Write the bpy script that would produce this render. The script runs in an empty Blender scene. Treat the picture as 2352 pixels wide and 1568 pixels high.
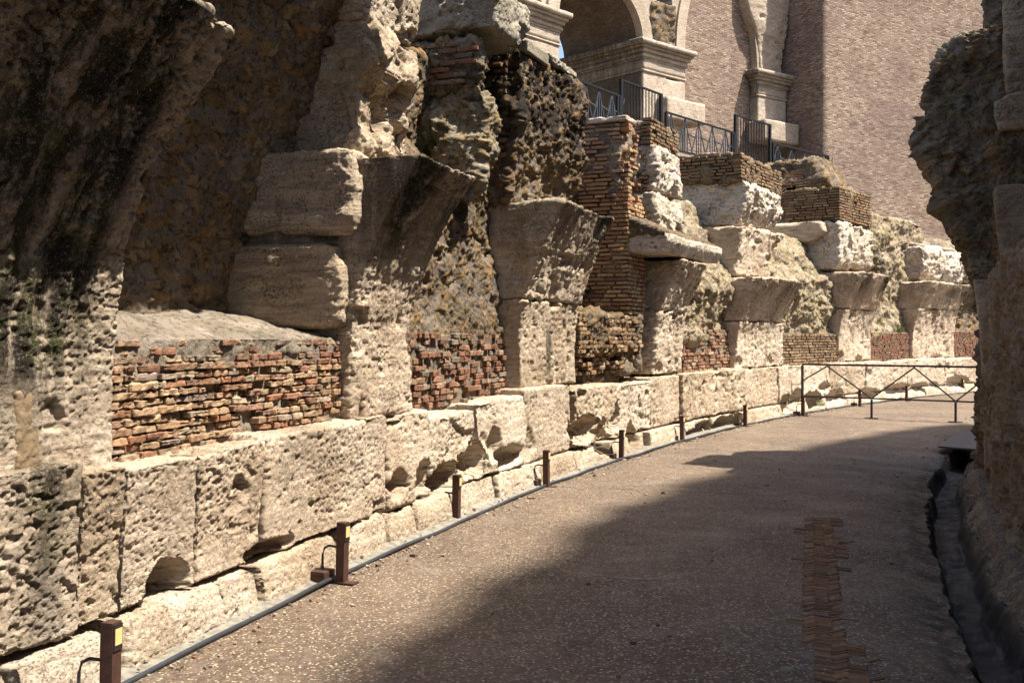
import bpy, math, random
import numpy as np
from mathutils import Vector
random.seed(7); rng = np.random.default_rng(7)
SC = bpy.context.scene
COL = SC.collection
# ------------------------------------------------------------------ camera, world, sun, exposure
EYE, FOC, HOR = 1.6, 2400.0, 778.0
cam_d = bpy.data.cameras.new('camera'); cam = bpy.data.objects.new('camera', cam_d); COL.objects.link(cam)
cam.location = (0, 0, EYE); cam.rotation_euler = (math.pi/2, 0, 0)
cam_d.sensor_width = 36; cam_d.lens = 36*FOC/2352; cam_d.shift_y = -6/2352
cam_d.clip_start = .05; cam_d.clip_end = 2000
SC.camera = cam
SUN_EL, SUN_AZ = 61.5, -14.0          # azimuth measured from +X
w = bpy.data.worlds.new("World"); SC.world = w; w.use_nodes = True
nt = w.node_tree; nt.nodes.clear()
sky = nt.nodes.new('ShaderNodeTexSky'); sky.sky_type = 'NISHITA'; sky.sun_disc = False
sky.ozone_density = .9; sky.air_density = .9; sky.dust_density = 2.5; sky.sun_elevation = math.radians(SUN_EL); sky.sun_rotation = math.radians(90-SUN_AZ)
bg = nt.nodes.new('ShaderNodeBackground'); bg.inputs[1].default_value = .09
wo = nt.nodes.new('ShaderNodeOutputWorld')
nt.links.new(sky.outputs[0], bg.inputs[0]); nt.links.new(bg.outputs[0], wo.inputs[0])
sd = bpy.data.lights.new('sun', 'SUN'); sd.energy = 4.6; sd.angle = math.radians(.53); sd.color = (1, .92, .815)
so = bpy.data.objects.new('sun', sd); COL.objects.link(so)
e, a = math.radians(SUN_EL), math.radians(SUN_AZ)
so.rotation_euler = Vector((math.cos(e)*math.cos(a), math.cos(e)*math.sin(a), math.sin(e))).to_track_quat('Z', 'Y').to_euler()
so.location = (20, 0, 30)
SC.view_settings.view_transform = 'Standard'; SC.view_settings.look = 'None'; SC.view_settings.gamma = 1
SC.view_settings.exposure = 1.62
SC.render.engine = 'CYCLES'
SC.cycles.max_bounces = 5; SC.cycles.diffuse_bounces = 4; SC.cycles.glossy_bounces = 2
SC.cycles.sample_clamp_indirect = 6

# ------------------------------------------------------------------ arc layout: s along the corridor, u towards the corridor, z up
CX, CY, RR = 53.6217, -10.0521, 57.3134
TH0 = math.atan2(4.0-CY, -1.9-CX)               # polar angle of s=0 seen from the arc centre
def W(s, u, z):
    th = TH0 - np.asarray(s)/RR
    r = RR - np.asarray(u)
    return np.stack([CX + r*np.cos(th), CY + r*np.sin(th), np.asarray(z)+0*r], -1)
def Zd(px, u):                                  # depth at which image column px meets arc u
    q = (px-1176)/FOC; A = q*q+1; b = q*CX+CY; c = CX*CX+CY*CY-(RR-u)**2
    d = math.sqrt(max(b*b-A*c, 0))
    return (b+d)/A if u < 2.7 else (b-d)/A
def S(px, u=-.3):
    y = Zd(px, u); x = (px-1176)/FOC*y
    return (TH0 - math.atan2(y-CY, x-CX))*RR
def ZH(px, py, u=-.3): return EYE - (py-HOR)*Zd(px, u)/FOC
def SZ(Z, u):                                   # s where arc u reaches depth Z
    y = Z-CY; x = -math.sqrt((RR-u)**2-y*y)
    return (TH0 - math.atan2(y, x))*RR
def Wp(s, u, z): return Vector([float(v) for v in W(s, u, z)])

# ------------------------------------------------------------------ numpy noise
def _h(ix, iy, iz, k=0):
    h = (ix.astype(np.int64)*374761393 + iy.astype(np.int64)*668265263 + iz.astype(np.int64)*2147483647 + k*1274126177) & 0xffffffff
    h = ((h ^ (h >> 13))*1274126177) & 0xffffffff
    h = ((h ^ (h >> 16))*2246822519) & 0xffffffff
    return ((h ^ (h >> 15)) & 0xffffff)/float(0xffffff)
def vnoise(p):
    i = np.floor(p); f = p-i; f = f*f*f*(f*(f*6-15)+10); i = i.astype(np.int64)
    x, y, z = i[:, 0], i[:, 1], i[:, 2]; fx, fy, fz = f[:, 0], f[:, 1], f[:, 2]
    r = 0
    for dz in (0, 1):
        for dy in (0, 1):
            for dx in (0, 1):
                r = r + _h(x+dx, y+dy, z+dz)*(fx if dx else 1-fx)*(fy if dy else 1-fy)*(fz if dz else 1-fz)
    return r*2-1
def fbm(p, o=4, g=.5):
    a, t, n = 1., 0., 0.; p = np.array(p, float)
    for k in range(o):
        t = t + a*vnoise(p + 17.3*k); n += a; a *= g; p = p*2.03
    return t/n*1.6
def worley(p, jit=1.):
    i = np.floor(p).astype(np.int64); f1 = np.full(len(p), 9.); f2 = f1.copy(); idv = np.zeros(len(p))
    for dx in (-1, 0, 1):
        for dy in (-1, 0, 1):
            for dz in (-1, 0, 1):
                a, b, c = i[:, 0]+dx, i[:, 1]+dy, i[:, 2]+dz
                h1 = _h(a, b, c, 1)
                q = np.stack([a+h1*jit, b+_h(a, b, c, 2)*jit, c+_h(a, b, c, 3)*jit], -1)
                d = np.sqrt(((q-p)**2).sum(1))
                n = d < f1
                f2 = np.where(n, f1, np.minimum(f2, d)); idv = np.where(n, h1, idv); f1 = np.where(n, d, f1)
    return f1, f2, idv
def sst(a, b, x):
    t = np.clip((x-a)/(b-a), 0, 1); return t*t*(3-2*t)

# ------------------------------------------------------------------ mesh helpers
_lat = {}
def lattice(nx, ny, nz):
    k = (nx, ny, nz)
    if k in _lat: return _lat[k]
    idx = -np.ones((nx+1, ny+1, nz+1), np.int64)
    I, J, K = np.meshgrid(range(nx+1), range(ny+1), range(nz+1), indexing='ij')
    m = (I == 0) | (I == nx) | (J == 0) | (J == ny) | (K == 0) | (K == nz)
    idx[m] = np.arange(m.sum())
    P = np.stack([I[m]/nx, J[m]/ny, K[m]/nz], -1)
    Q = []
    def face(g, flip):
        q = np.stack([g[:-1, :-1], g[1:, :-1], g[1:, 1:], g[:-1, 1:]], -1).reshape(-1, 4)
        Q.append(q[:, ::-1] if flip else q)
    face(idx[:, :, 0], True); face(idx[:, :, nz], False)
    face(idx[:, 0, :], False); face(idx[:, ny, :], True)
    face(idx[0, :, :], True); face(idx[nx, :, :], False)
    r = (P, np.concatenate(Q))
    if nx*ny*nz < 2000: _lat[k] = r
    return r
def vnormals(P, Q):
    n = np.cross(P[Q[:, 2]]-P[Q[:, 0]], P[Q[:, 3]]-P[Q[:, 1]])
    out = np.zeros_like(P)
    for k in range(4):
        for c in range(3): out[:, c] += np.bincount(Q[:, k], n[:, c], len(P))
    return out/np.maximum(np.linalg.norm(out, axis=1), 1e-9)[:, None]
def mesh(name, P, Q, mat, parent=None, attrs=None, smooth=True, origin=None):
    """P world coordinates; stored relative to the parent root (or to origin)."""
    o0 = np.array(parent['_o'] if parent is not None else (origin if origin is not None else (0, 0, 0)), float)
    me = bpy.data.meshes.new(name)
    P = np.asarray(P, float); me.vertices.add(len(P)); me.vertices.foreach_set('co', (P-o0).ravel())
    Q = np.asarray(Q); k = Q.shape[1]
    me.loops.add(Q.size); me.loops.foreach_set('vertex_index', Q.ravel().astype(np.int32))
    me.polygons.add(len(Q)); me.polygons.foreach_set('loop_start', np.arange(0, Q.size, k, dtype=np.int32))
    me.polygons.foreach_set('use_smooth', np.full(len(Q), smooth))
    me.update(calc_edges=True)
    for nme, v in (attrs or {}).items():
        v = np.asarray(v, float)
        if v.ndim == 1:
            me.attributes.new(nme, 'FLOAT', 'POINT').data.foreach_set('value', v)
        else:
            me.attributes.new(nme, 'FLOAT_VECTOR', 'POINT').data.foreach_set('vector', v.ravel())
    if mat: me.materials.append(mat)
    ob = bpy.data.objects.new(name, me); COL.objects.link(ob)
    if parent is not None: ob.parent = parent; ob['_o'] = [float(x) for x in o0]
    else: ob.location = o0
    return ob
def thing(name, label, cat, s=0, u=0, z=0, group=None, world=None):
    o = bpy.data.objects.new(name, None); COL.objects.link(o)
    p = Vector(world) if world is not None else Wp(s, u, z)
    o.location = p; o['_o'] = [p.x, p.y, p.z]; o.empty_display_size = .2
    return tag(o, label, cat, group)
def tag(o, label=None, cat=None, group=None, kind=None):
    if label: o['label'] = label
    if cat: o['category'] = cat
    if group: o['group'] = group
    if kind: o['kind'] = kind
    return o

# ------------------------------------------------------------------ materials
def newmat(name):
    m = bpy.data.materials.new(name); m.use_nodes = True
    m.node_tree.nodes.clear(); return m, NT(m.node_tree)
class NT:
    def __init__(s, t): s.t = t
    def n(s, ty, **k):
        x = s.t.nodes.new('ShaderNode'+ty)
        for a, b in k.items(): setattr(x, a, b)
        return x
    def set(s, sock, v):
        if hasattr(v, 'is_output') or hasattr(v, 'links'): s.t.links.new(v, sock)
        else: sock.default_value = v
    def attr(s, name, out=2):
        x = s.n('Attribute'); x.attribute_name = name; return x.outputs['Vector' if out == 1 else ('Color' if out == 0 else 'Fac')]
    def scale(s, v, sc):
        x = s.n('VectorMath', operation='MULTIPLY'); s.set(x.inputs[0], v); x.inputs[1].default_value = sc; return x.outputs[0]
    def noise(s, v, sc, det=4, rough=.55, dist=0):
        x = s.n('TexNoise'); s.set(x.inputs['Vector'], v); x.inputs['Scale'].default_value = sc
        x.inputs['Detail'].default_value = det; x.inputs['Roughness'].default_value = rough; x.inputs['Distortion'].default_value = dist
        return x.outputs[0]
    def voro(s, v, sc, feat='F1', out='Distance'):
        x = s.n('TexVoronoi', feature=feat); s.set(x.inputs['Vector'], v); x.inputs['Scale'].default_value = sc; return x.outputs[out]
    def ramp(s, v, stops, interp='LINEAR'):
        x = s.n('ValToRGB'); s.set(x.inputs[0], v); cr = x.color_ramp; cr.interpolation = interp
        while len(cr.elements) < len(stops): cr.elements.new(.5)
        for el, (p, c) in zip(cr.elements, stops):
            el.position = p; el.color = tuple(c)+(1,) if len(c) == 3 else c
        return x.outputs[0]
    def mr(s, v, a, b, c=0., d=1.):
        x = s.n('MapRange'); x.interpolation_type = 'SMOOTHSTEP'; s.set(x.inputs[0], v)
        for i, q in zip((1, 2, 3, 4), (a, b, c, d)): x.inputs[i].default_value = q
        return x.outputs[0]
    def mix(s, f, a, b, mode='MIX'):
        x = s.n('Mix', data_type='RGBA', blend_type=mode); x.clamp_factor = True
        s.set(x.inputs[0], f)
        for i, q in ((6, a), (7, b)):
            s.set(x.inputs[i], tuple(q)+(1,) if isinstance(q, (tuple, list)) and len(q) == 3 else q)
        return x.outputs[2]
    def m(s, op, a, b=0.):
        x = s.n('Math', operation=op); s.set(x.inputs[0], a); s.set(x.inputs[1], b); return x.outputs[0]
    def bump(s, h, dist=.01, strength=1., normal=None):
        x = s.n('Bump'); s.set(x.inputs['Height'], h); x.inputs['Distance'].default_value = dist; x.inputs['Strength'].default_value = strength
        if normal is not None: s.set(x.inputs['Normal'], normal)
        return x.outputs[0]
    def out(s, col, rough=.9, normal=None, metal=0., spec=.3, em=None, ems=0):
        b = s.n('BsdfPrincipled'); s.set(b.inputs['Base Color'], col if not isinstance(col, tuple) else col+(1,))
        s.set(b.inputs['Roughness'], rough); b.inputs['Metallic'].default_value = metal; b.inputs['Specular IOR Level'].default_value = spec
        if normal is not None: s.set(b.inputs['Normal'], normal)
        if em: b.inputs['Emission Color'].default_value = em+(1,); b.inputs['Emission Strength'].default_value = ems
        o = s.n('OutputMaterial'); s.t.links.new(b.outputs[0], o.inputs[0])

def travertine(name, ca, cb, cc, pit=.5, stainc=(.022, .018, .011), bed=.5, fine=1.):
    m, t = newmat(name); wc = t.attr('wc', 1)
    c = t.ramp(t.noise(wc, 1.7, 6, .65), [(.3, ca), (.5, cb), (.72, cc)])
    strat = t.noise(t.scale(wc, (1.6, 1.6, 16)), 1.6, 5, .6)
    c = t.mix(t.m('MULTIPLY', t.mr(strat, .35, .7), bed), c, tuple(x*.62 for x in ca), 'MIX')
    # weathering: grey lichen in soft patches
    c = t.mix(t.m('MULTIPLY', t.mr(t.noise(wc, 2.6, 5, .7), .54, .74), .4), c, (.22, .175, .125))
    li = t.m('MULTIPLY', t.mr(t.noise(wc, 4.3, 4, .6), .5, .66), t.mr(t.noise(wc, 55, 3, .7), .5, .6))
    c = t.mix(t.m('MULTIPLY', li, .75), c, (.07, .062, .05))
    # pores: the shadow inside small holes is painted as dark colour
    hp = t.noise(t.scale(wc, (1, 1, 1.7)), 46*fine, 4, .62); po = t.mr(hp, .43, .36)
    hq = t.noise(t.scale(wc, (.7, .7, 2.6)), 17*fine, 3, .6, .4); po2 = t.mr(hq, .36, .28)
    pp = t.m('MULTIPLY', t.m('MAXIMUM', po, po2), t.mr(t.noise(wc, 2.1, 3, .6), .40, .58, .35, 1.))
    c = t.mix(t.m('MULTIPLY', pp, pit), c, (.10, .075, .05))
    # water stains (attribute tells where water runs), streaked downwards
    st = t.attr('stain')
    k = t.noise(t.scale(wc, (3.6, 3.2, .55)), 1.6, 8, .72, .35)
    k2 = t.noise(wc, 38, 3, .7)
    f = t.m('MULTIPLY', st, t.mr(t.m('ADD', t.m('MULTIPLY', k, .8), t.m('MULTIPLY', k2, .2)), .36, .54))
    green = t.mix(t.mr(t.noise(wc, 5, 3), .45, .65), stainc, (.05, .052, .018))
    c = t.mix(f, c, green)
    c = t.mix(1., c, t.ramp(t.n('ObjectInfo').outputs['Random'], [(0, (.78, .74, .68)), (.5, (1, 1, 1)), (1, (.9, .86, .82))]), 'MULTIPLY')
    gr = t.noise(wc, 70*fine, 4, .75)
    c = t.mix(t.m('MULTIPLY', t.mr(gr, .46, .36), .35), c, (.13, .095, .06)); c = t.mix(t.m('MULTIPLY', t.mr(gr, .55, .68), .35), c, cc)
    h = t.m('SUBTRACT', t.m('ADD', t.m('MULTIPLY', t.noise(wc, 34*fine, 7, .8), .9), t.m('MULTIPLY', strat, .5*bed)), t.m('MULTIPLY', pp, .55))
    n = t.bump(h, .028, 1.)
    t.out(c, .92, n, spec=.15)
    return m
M = {}
M['trav'] = travertine('travertine', (.43, .33, .23), (.59, .485, .365), (.70, .60, .475))
M['trav_mid'] = travertine('travertine_mid', (.41, .32, .225), (.58, .475, .36), (.69, .59, .47), fine=.45, pit=.75)
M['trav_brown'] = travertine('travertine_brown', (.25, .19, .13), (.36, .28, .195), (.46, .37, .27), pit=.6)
M['trav_side'] = travertine('travertine_side', (.46, .355, .25), (.63, .51, .38), (.72, .62, .48), pit=.6, bed=.8)
M['trav_pale'] = travertine('travertine_pale', (.44, .37, .285), (.58, .51, .415), (.68, .62, .53), pit=.75, bed=.5, fine=.4)
M['trav_far'] = travertine('travertine_far', (.36, .30, .24), (.47, .40, .32), (.53, .47, .39), pit=.3, bed=.5, fine=.35)
M['trav_shade'] = travertine('travertine_shade', (.10, .078, .058), (.16, .125, .09), (.23, .185, .14), pit=.4, bed=.6, fine=.35)  # darker travertine: shade of the far pier's left face and soffit, as colour
M['slab_grey'] = travertine('slab_grey', (.25, .23, .18), (.36, .33, .26), (.42, .39, .31), pit=.5, bed=.2)

def rubblemat(name, mortar, sa, sb, sc, dark=.0, moss=.3):
    m, t = newmat(name); wc = t.attr('wc', 1); mk = t.attr('mask'); idv = t.attr('cell')
    mo = t.mix(t.mr(t.noise(wc, 3, 5, .65), .4, .62), mortar, tuple(x*.6 for x in mortar))
    st = t.ramp(idv, [(0, sa), (.35, sb), (.7, sc), (1, sa)])
    st = t.mix(t.m('MULTIPLY', t.mr(t.noise(wc, 9, 5, .7), .45, .65), .6), st, tuple(x*.45 for x in sa))
    c = t.mix(mk, mo, st)
    c = t.mix(t.m('MULTIPLY', t.mr(t.noise(wc, 60, 3, .7), .52, .66), .5), c, (.30, .27, .21))
    c = t.mix(t.m('MULTIPLY', t.mr(t.noise(wc, 22, 4, .7), .48, .36), .7), c, (.03, .024, .018))
    c = t.mix(t.m('MULTIPLY', t.mr(t.noise(wc, 1.9, 5, .6), .52, .66), moss), c, (.085, .075, .018))
    if dark: c = t.mix(t.m('MULTIPLY', t.mr(t.noise(wc, .9, 5, .6), .38, .6), dark), c, (.028, .021, .016))
    st2 = t.attr('stain'); c = t.mix(t.m('MULTIPLY', st2, t.mr(t.noise(wc, 6, 4, .6), .38, .55)), c, (.02, .015, .012))
    h = t.m('ADD', t.noise(wc, 30, 6, .75), t.m('MULTIPLY', t.noise(wc, 110, 3, .7), .3))
    t.out(c, .95, t.bump(h, .03, 1.), spec=.1)
    return m
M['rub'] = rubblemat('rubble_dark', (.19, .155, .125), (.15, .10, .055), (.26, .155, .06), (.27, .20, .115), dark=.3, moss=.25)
M['ruba'] = rubblemat('rubble_ochre', (.29, .235, .185), (.21, .14, .075), (.37, .225, .09), (.38, .28, .16), dark=.25, moss=.2)
M['rubr'] = rubblemat('rubble_brown', (.27, .22, .165), (.20, .145, .085), (.30, .20, .10), (.34, .27, .18), dark=.3, moss=.3)
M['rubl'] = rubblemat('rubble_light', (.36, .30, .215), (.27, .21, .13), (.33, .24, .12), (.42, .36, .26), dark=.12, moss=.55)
M['rubm'] = rubblemat('rubble_mossy', (.27, .24, .19), (.23, .18, .11), (.24, .17, .09), (.30, .26, .2), dark=.3, moss=.85)
M['rubg'] = rubblemat('rubble_golden', (.34, .30, .225), (.30, .23, .12), (.34, .23, .11), (.38, .33, .24), dark=.2, moss=1.)
M['mort'] = rubblemat('mortar', (.26, .21, .16), (.20, .145, .10), (.25, .16, .10), (.31, .25, .185), dark=.35, moss=.25)

M['dust'] = rubblemat('dusty_mortar', (.31, .26, .205), (.27, .22, .16), (.30, .245, .18), (.36, .31, .25), dark=.2, moss=.2)
def brickmat(name, dirt=.35):
    m, t = newmat(name); wc = t.attr('wc', 1); c = t.attr('tint', 0)
    c = t.mix(t.m('MULTIPLY', t.mr(t.noise(wc, 30, 5, .7), .45, .68), .55), c, (.09, .06, .035))
    c = t.mix(t.m('MULTIPLY', t.mr(t.noise(wc, 4.5, 4, .65), .5, .68), dirt), c, (.10, .085, .05))
    c = t.mix(t.m('MULTIPLY', t.mr(t.noise(wc, 75, 3, .7), .56, .7), .4), c, (.42, .34, .23))
    t.out(c, .93, t.bump(t.noise(wc, 45, 6, .75), .018, 1.), spec=.12)
    return m
M['brick'] = brickmat('old_brick')

def wallbrick(name, stops, mort, bw, rh, dist=.02, dark=.3):
    m, t = newmat(name); wc = t.attr('wc', 1)
    sp = t.n('SeparateXYZ'); t.set(sp.inputs[0], wc)
    cb = t.n('CombineXYZ'); t.set(cb.inputs[0], t.m('ADD', sp.outputs[0], sp.outputs[1])); t.set(cb.inputs[1], sp.outputs[2])
    nz = t.n('TexNoise'); t.set(nz.inputs['Vector'], cb.outputs[0]); nz.inputs['Scale'].default_value = 6; nz.inputs['Detail'].default_value = 3
    v = t.n('VectorMath', operation='MULTIPLY_ADD'); t.set(v.inputs[0], nz.outputs['Color']); v.inputs[1].default_value = (dist, dist, 0); t.set(v.inputs[2], cb.outputs[0])
    b = t.n('TexBrick'); t.set(b.inputs['Vector'], v.outputs[0]); b.inputs['Scale'].default_value = 1
    b.inputs['Color1'].default_value = (0, 0, 0, 1); b.inputs['Color2'].default_value = (1, 1, 1, 1); b.inputs['Mortar'].default_value = (.5, .5, .5, 1)
    b.inputs['Mortar Size'].default_value = rh*.17; b.inputs['Mortar Smooth'].default_value = .3; b.inputs['Brick Width'].default_value = bw; b.inputs['Row Height'].default_value = rh
    b.offset = .43; b.squash = .8; b.squash_frequency = 3
    c = t.ramp(b.outputs[0], stops)
    c = t.mix(b.outputs[1], c, mort)
    c = t.mix(t.m('MULTIPLY', t.mr(t.noise(v.outputs[0], .35, 6, .65), .42, .68), dark), c, (.13, .09, .08))
    c = t.mix(t.m('MULTIPLY', t.mr(t.noise(t.scale(v.outputs[0], (.5, 1, 1)), 1.6, 5, .7), .55, .7), dark*.9), c, (.05, .04, .04))
    c = t.mix(t.m('MULTIPLY', t.mr(t.noise(v.outputs[0], 12, 3, .7), .5, .7), .25), c, (.5, .42, .36))
    h = t.m('SUBTRACT', t.m('MULTIPLY', t.noise(v.outputs[0], 14, 5, .7), .8), b.outputs[1])
    t.out(c, .93, t.bump(h, .035, 1.), spec=.1)
    return m
M['soil'] = None
M['wallb'] = wallbrick('buttress_brick', [(0, (.14, .075, .05)), (.2, (.215, .135, .095)), (.5, (.255, .185, .135)), (.8, (.305, .235, .17)), (1, (.39, .32, .235))], (.165, .14, .12), .25, .074, .012, .55)

def plain(name, col, rough=.5, metal=0., var=.3, spec=.4, em=None, ems=0, bs=60, bd=.002):
    m, t = newmat(name); tc = t.n('TexCoord').outputs['Object']
    c = t.mix(t.mr(t.noise(tc, 14, 5, .65), .35, .7), col, tuple(x*(1-var) for x in col))
    t.out(c, rough, t.bump(t.noise(tc, bs, 4), bd, .7), metal, spec, em, ems); return m
M['steel'] = plain('dark_steel', (.035, .030, .030), .5, .3)
M['rust'] = plain('rusted_steel', (.075, .034, .022), .65, .2, .5)
M['lampglass'] = plain('warm_lamp_window', (.55, .33, .13), .3, em=(1, .62, .25), ems=.12)
M['rail'] = plain('blue_black_railing', (.012, .013, .016), .75, 0., spec=.15)
M['railx'] = plain('blue_grey_lattice', (.05, .06, .075), .7, 0., spec=.15)
M['cable'] = plain('grey_conduit', (.028, .032, .038), .45)
M['black'] = plain('black_plastic', (.015, .014, .014), .5)
M['plate'] = plain('grey_plate', (.05, .05, .058), .5, .2)
M['patch'] = plain('smooth_repair', (.22, .155, .085), .9, var=.5, bs=40, bd=.01)
M['strip'] = plain('cement_strip', (.20, .185, .15), .9, var=.5, bs=30, bd=.01)
M['leaf'] = plain('weed_leaf', (.10, .14, .03), .7)

def floormat():
    m, t = newmat('pebbled_mortar_floor'); wc = t.attr('wc', 1)
    big = t.noise(wc, .55, 5, .6)
    c = t.ramp(big, [(.33, (.062, .042, .030)), (.5, (.105, .070, .048)), (.66, (.15, .104, .072))])
    c = t.mix(t.m('MULTIPLY', t.mr(t.noise(wc, 7, 5, .7), .48, .62), .6), c, (.06, .04, .03))
    c = t.mix(t.m('MULTIPLY', t.mr(t.noise(wc, 1.5, 6, .7), .52, .66), .6), c, (.17, .14, .115))
    c = t.mix(t.m('MULTIPLY', t.mr(t.noise(t.scale(wc, (.5, 1.6, 1)), 1.1, 6, .7, .8), .55, .68), .55), c, (.05, .035, .026))
    c = t.mix(t.m('MULTIPLY', t.mr(t.noise(t.scale(wc, (1, 1.3, 1)), 17, 4, .8), .46, .6), .45), c, (.19, .15, .105))
    c = t.mix(t.m('MULTIPLY', t.mr(t.noise(t.scale(wc, (1, 1.3, 1)), 26, 3, .8), .52, .4), .5), c, (.045, .03, .02))
    a = t.n('TexVoronoi'); t.set(a.inputs['Vector'], t.scale(wc, (1, 1, .2))); a.inputs['Scale'].default_value = 46; a.inputs['Randomness'].default_value = 1
    sel = t.n('SeparateColor'); t.set(sel.inputs[0], a.outputs['Color'])
    peb = t.m('MULTIPLY', t.mr(a.outputs['Distance'], .40, .30), t.mr(t.m('ADD', sel.outputs[0], t.m('MULTIPLY', big, .55)), .60, .66))
    pc = t.ramp(sel.outputs[1], [(0, (.22, .17, .10)), (.5, (.36, .30, .19)), (.85, (.42, .36, .26)), (1, (.22, .09, .05))])
    c = t.mix(peb, c, pc)
    b = t.n('TexVoronoi'); t.set(b.inputs['Vector'], t.scale(wc, (1, 1, .2))); b.inputs['Scale'].default_value = 85
    s2 = t.n('SeparateColor'); t.set(s2.inputs[0], b.outputs['Color'])
    pb = t.m('MULTIPLY', t.mr(b.outputs['Distance'], .36, .26), t.mr(s2.outputs[0], .45, .52))
    c = t.mix(t.m('MULTIPLY', pb, .75), c, (.22, .18, .125))
    g = t.attr('moss'); c = t.mix(t.m('MULTIPLY', g, t.mr(t.noise(wc, 8, 4, .65), .4, .6)), c, (.02, .019, .008))
    h = t.m('ADD', t.m('ADD', t.m('MULTIPLY', peb, .5), t.m('MULTIPLY', pb, .25)), t.m('MULTIPLY', t.noise(wc, 40, 5, .7), .8))
    t.out(c, t.mr(t.noise(wc, 1.3, 3), .4, .7, .8, .55), t.bump(h, .012, 1.), spec=.3)
    return m
M['floor'] = floormat()
def gutmat():
    m, t = newmat('slimy_gutter'); wc = t.attr('wc', 1)
    c = t.ramp(t.noise(t.scale(wc, (1, 3, 3)), 3.2, 6, .7), [(.4, (.008, .007, .005)), (.54, (.022, .019, .014)), (.64, (.09, .08, .062)), (.76, (.20, .19, .16))])
    t.out(c, .55, t.bump(t.noise(wc, 18, 6, .7), .03, 1.), spec=.4); return m
M['gut'] = gutmat()
def herrmat():
    m, t = newmat('herringbone_brick'); wc = t.attr('wc', 1); c = t.attr('tint', 0)
    c = t.mix(t.m('MULTIPLY', t.mr(t.noise(wc, 35, 4, .7), .45, .65), .5), c, (.05, .028, .016))
    t.out(c, .85, t.bump(t.noise(wc, 60, 4, .7), .006, 1.), spec=.2); return m
M['herr'] = herrmat()

# ------------------------------------------------------------------ displaced solids in wall coordinates
def pinterp(prof, c):
    prof = np.array(prof, float); L = np.r_[0, np.cumsum(np.hypot(*np.diff(prof, axis=0).T))]
    return np.interp(c*L[-1], L, prof[:, 0]), np.interp(c*L[-1], L, prof[:, 1]), L[-1]
def d_trav(amp=1., bed=.5, seed=0., chunk=0., flute=0., fs=1.):
    def f(P, N, wc):
        q = np.stack([wc[:, 0], wc[:, 1], wc[:, 2]], -1)+seed
        d = fbm(q*1.1, 2)*.020 + fbm(q*5, 2)*.003 + fbm(q*18*fs, 2)*.003/fs + fbm(q*40*fs, 2)*.004/fs
        d = d + fbm(q*np.array([2.2, 2.2, 26.]), 3)*.006*bed
        pit = fbm(q*np.array([36, 36, 46.])*fs, 2); rg2 = sst(-.35, .25, fbm(q*2.3+41, 2)); d = d - .0085/fs*sst(.18, .38, pit)*(.25+.75*rg2)
        reg = sst(-.1, .35, fbm(q*1.9+21, 2))
        pit = fbm(q*np.array([13, 13, 21.])*fs+5, 2); d = d - .015/fs*sst(.44, .58, pit)*reg
        pit = fbm(q*np.array([2.1, 2.1, 2.6])+9, 3); d = d - .04*sst(.6, .8, pit)
        if flute:
            fr = sst(-.6, -.3, q[:, 1]-seed)
            d = d + fr*flute*(fbm(np.stack([q[:, 0]*13, q[:, 1]*3, q[:, 2]*1.3], -1), 3)*.016 + fbm(np.stack([q[:, 0]*4, q[:, 1]*2, q[:, 2]*.8], -1)+3, 2)*.02)
        if chunk:
            f1, f2, iv = worley(q*3.2+7); d = d + chunk*(iv-.5)*sst(0, .12, f2-f1)
        return d*amp, {}
    return f
def d_rub(big=.10, stone=.045, cell=9., seed=0., mid=.035, hol=.05):
    def f(P, N, wc):
        q = wc+seed
        wq = q + .03*np.stack([fbm(q*7, 2), fbm(q*7+31, 2), fbm(q*7+57, 2)], -1)
        f1, f2, iv = worley(wq*np.array([1, 1, 1.25])*cell)
        g1, g2, iw = worley(wq*cell*2.3+3)
        sm = (iv > .42)*sst(.03, .16, f2-f1)
        d = fbm(q*1.3, 3)*big + fbm(q*4.5, 3)*mid + sm*stone*(iv*1.1) + stone*.45*(iw > .5)*sst(.02, .2, g2-g1) + fbm(q*24, 3)*.010
        hole = fbm(q*5+9, 3); d = d - hol*sst(.42, .75, hole)
        return d, {'mask': np.clip(sm + .6*(iw > .62)*sst(.02, .2, g2-g1), 0, 1), 'cell': (iv*7.3) % 1}
    return f
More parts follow.
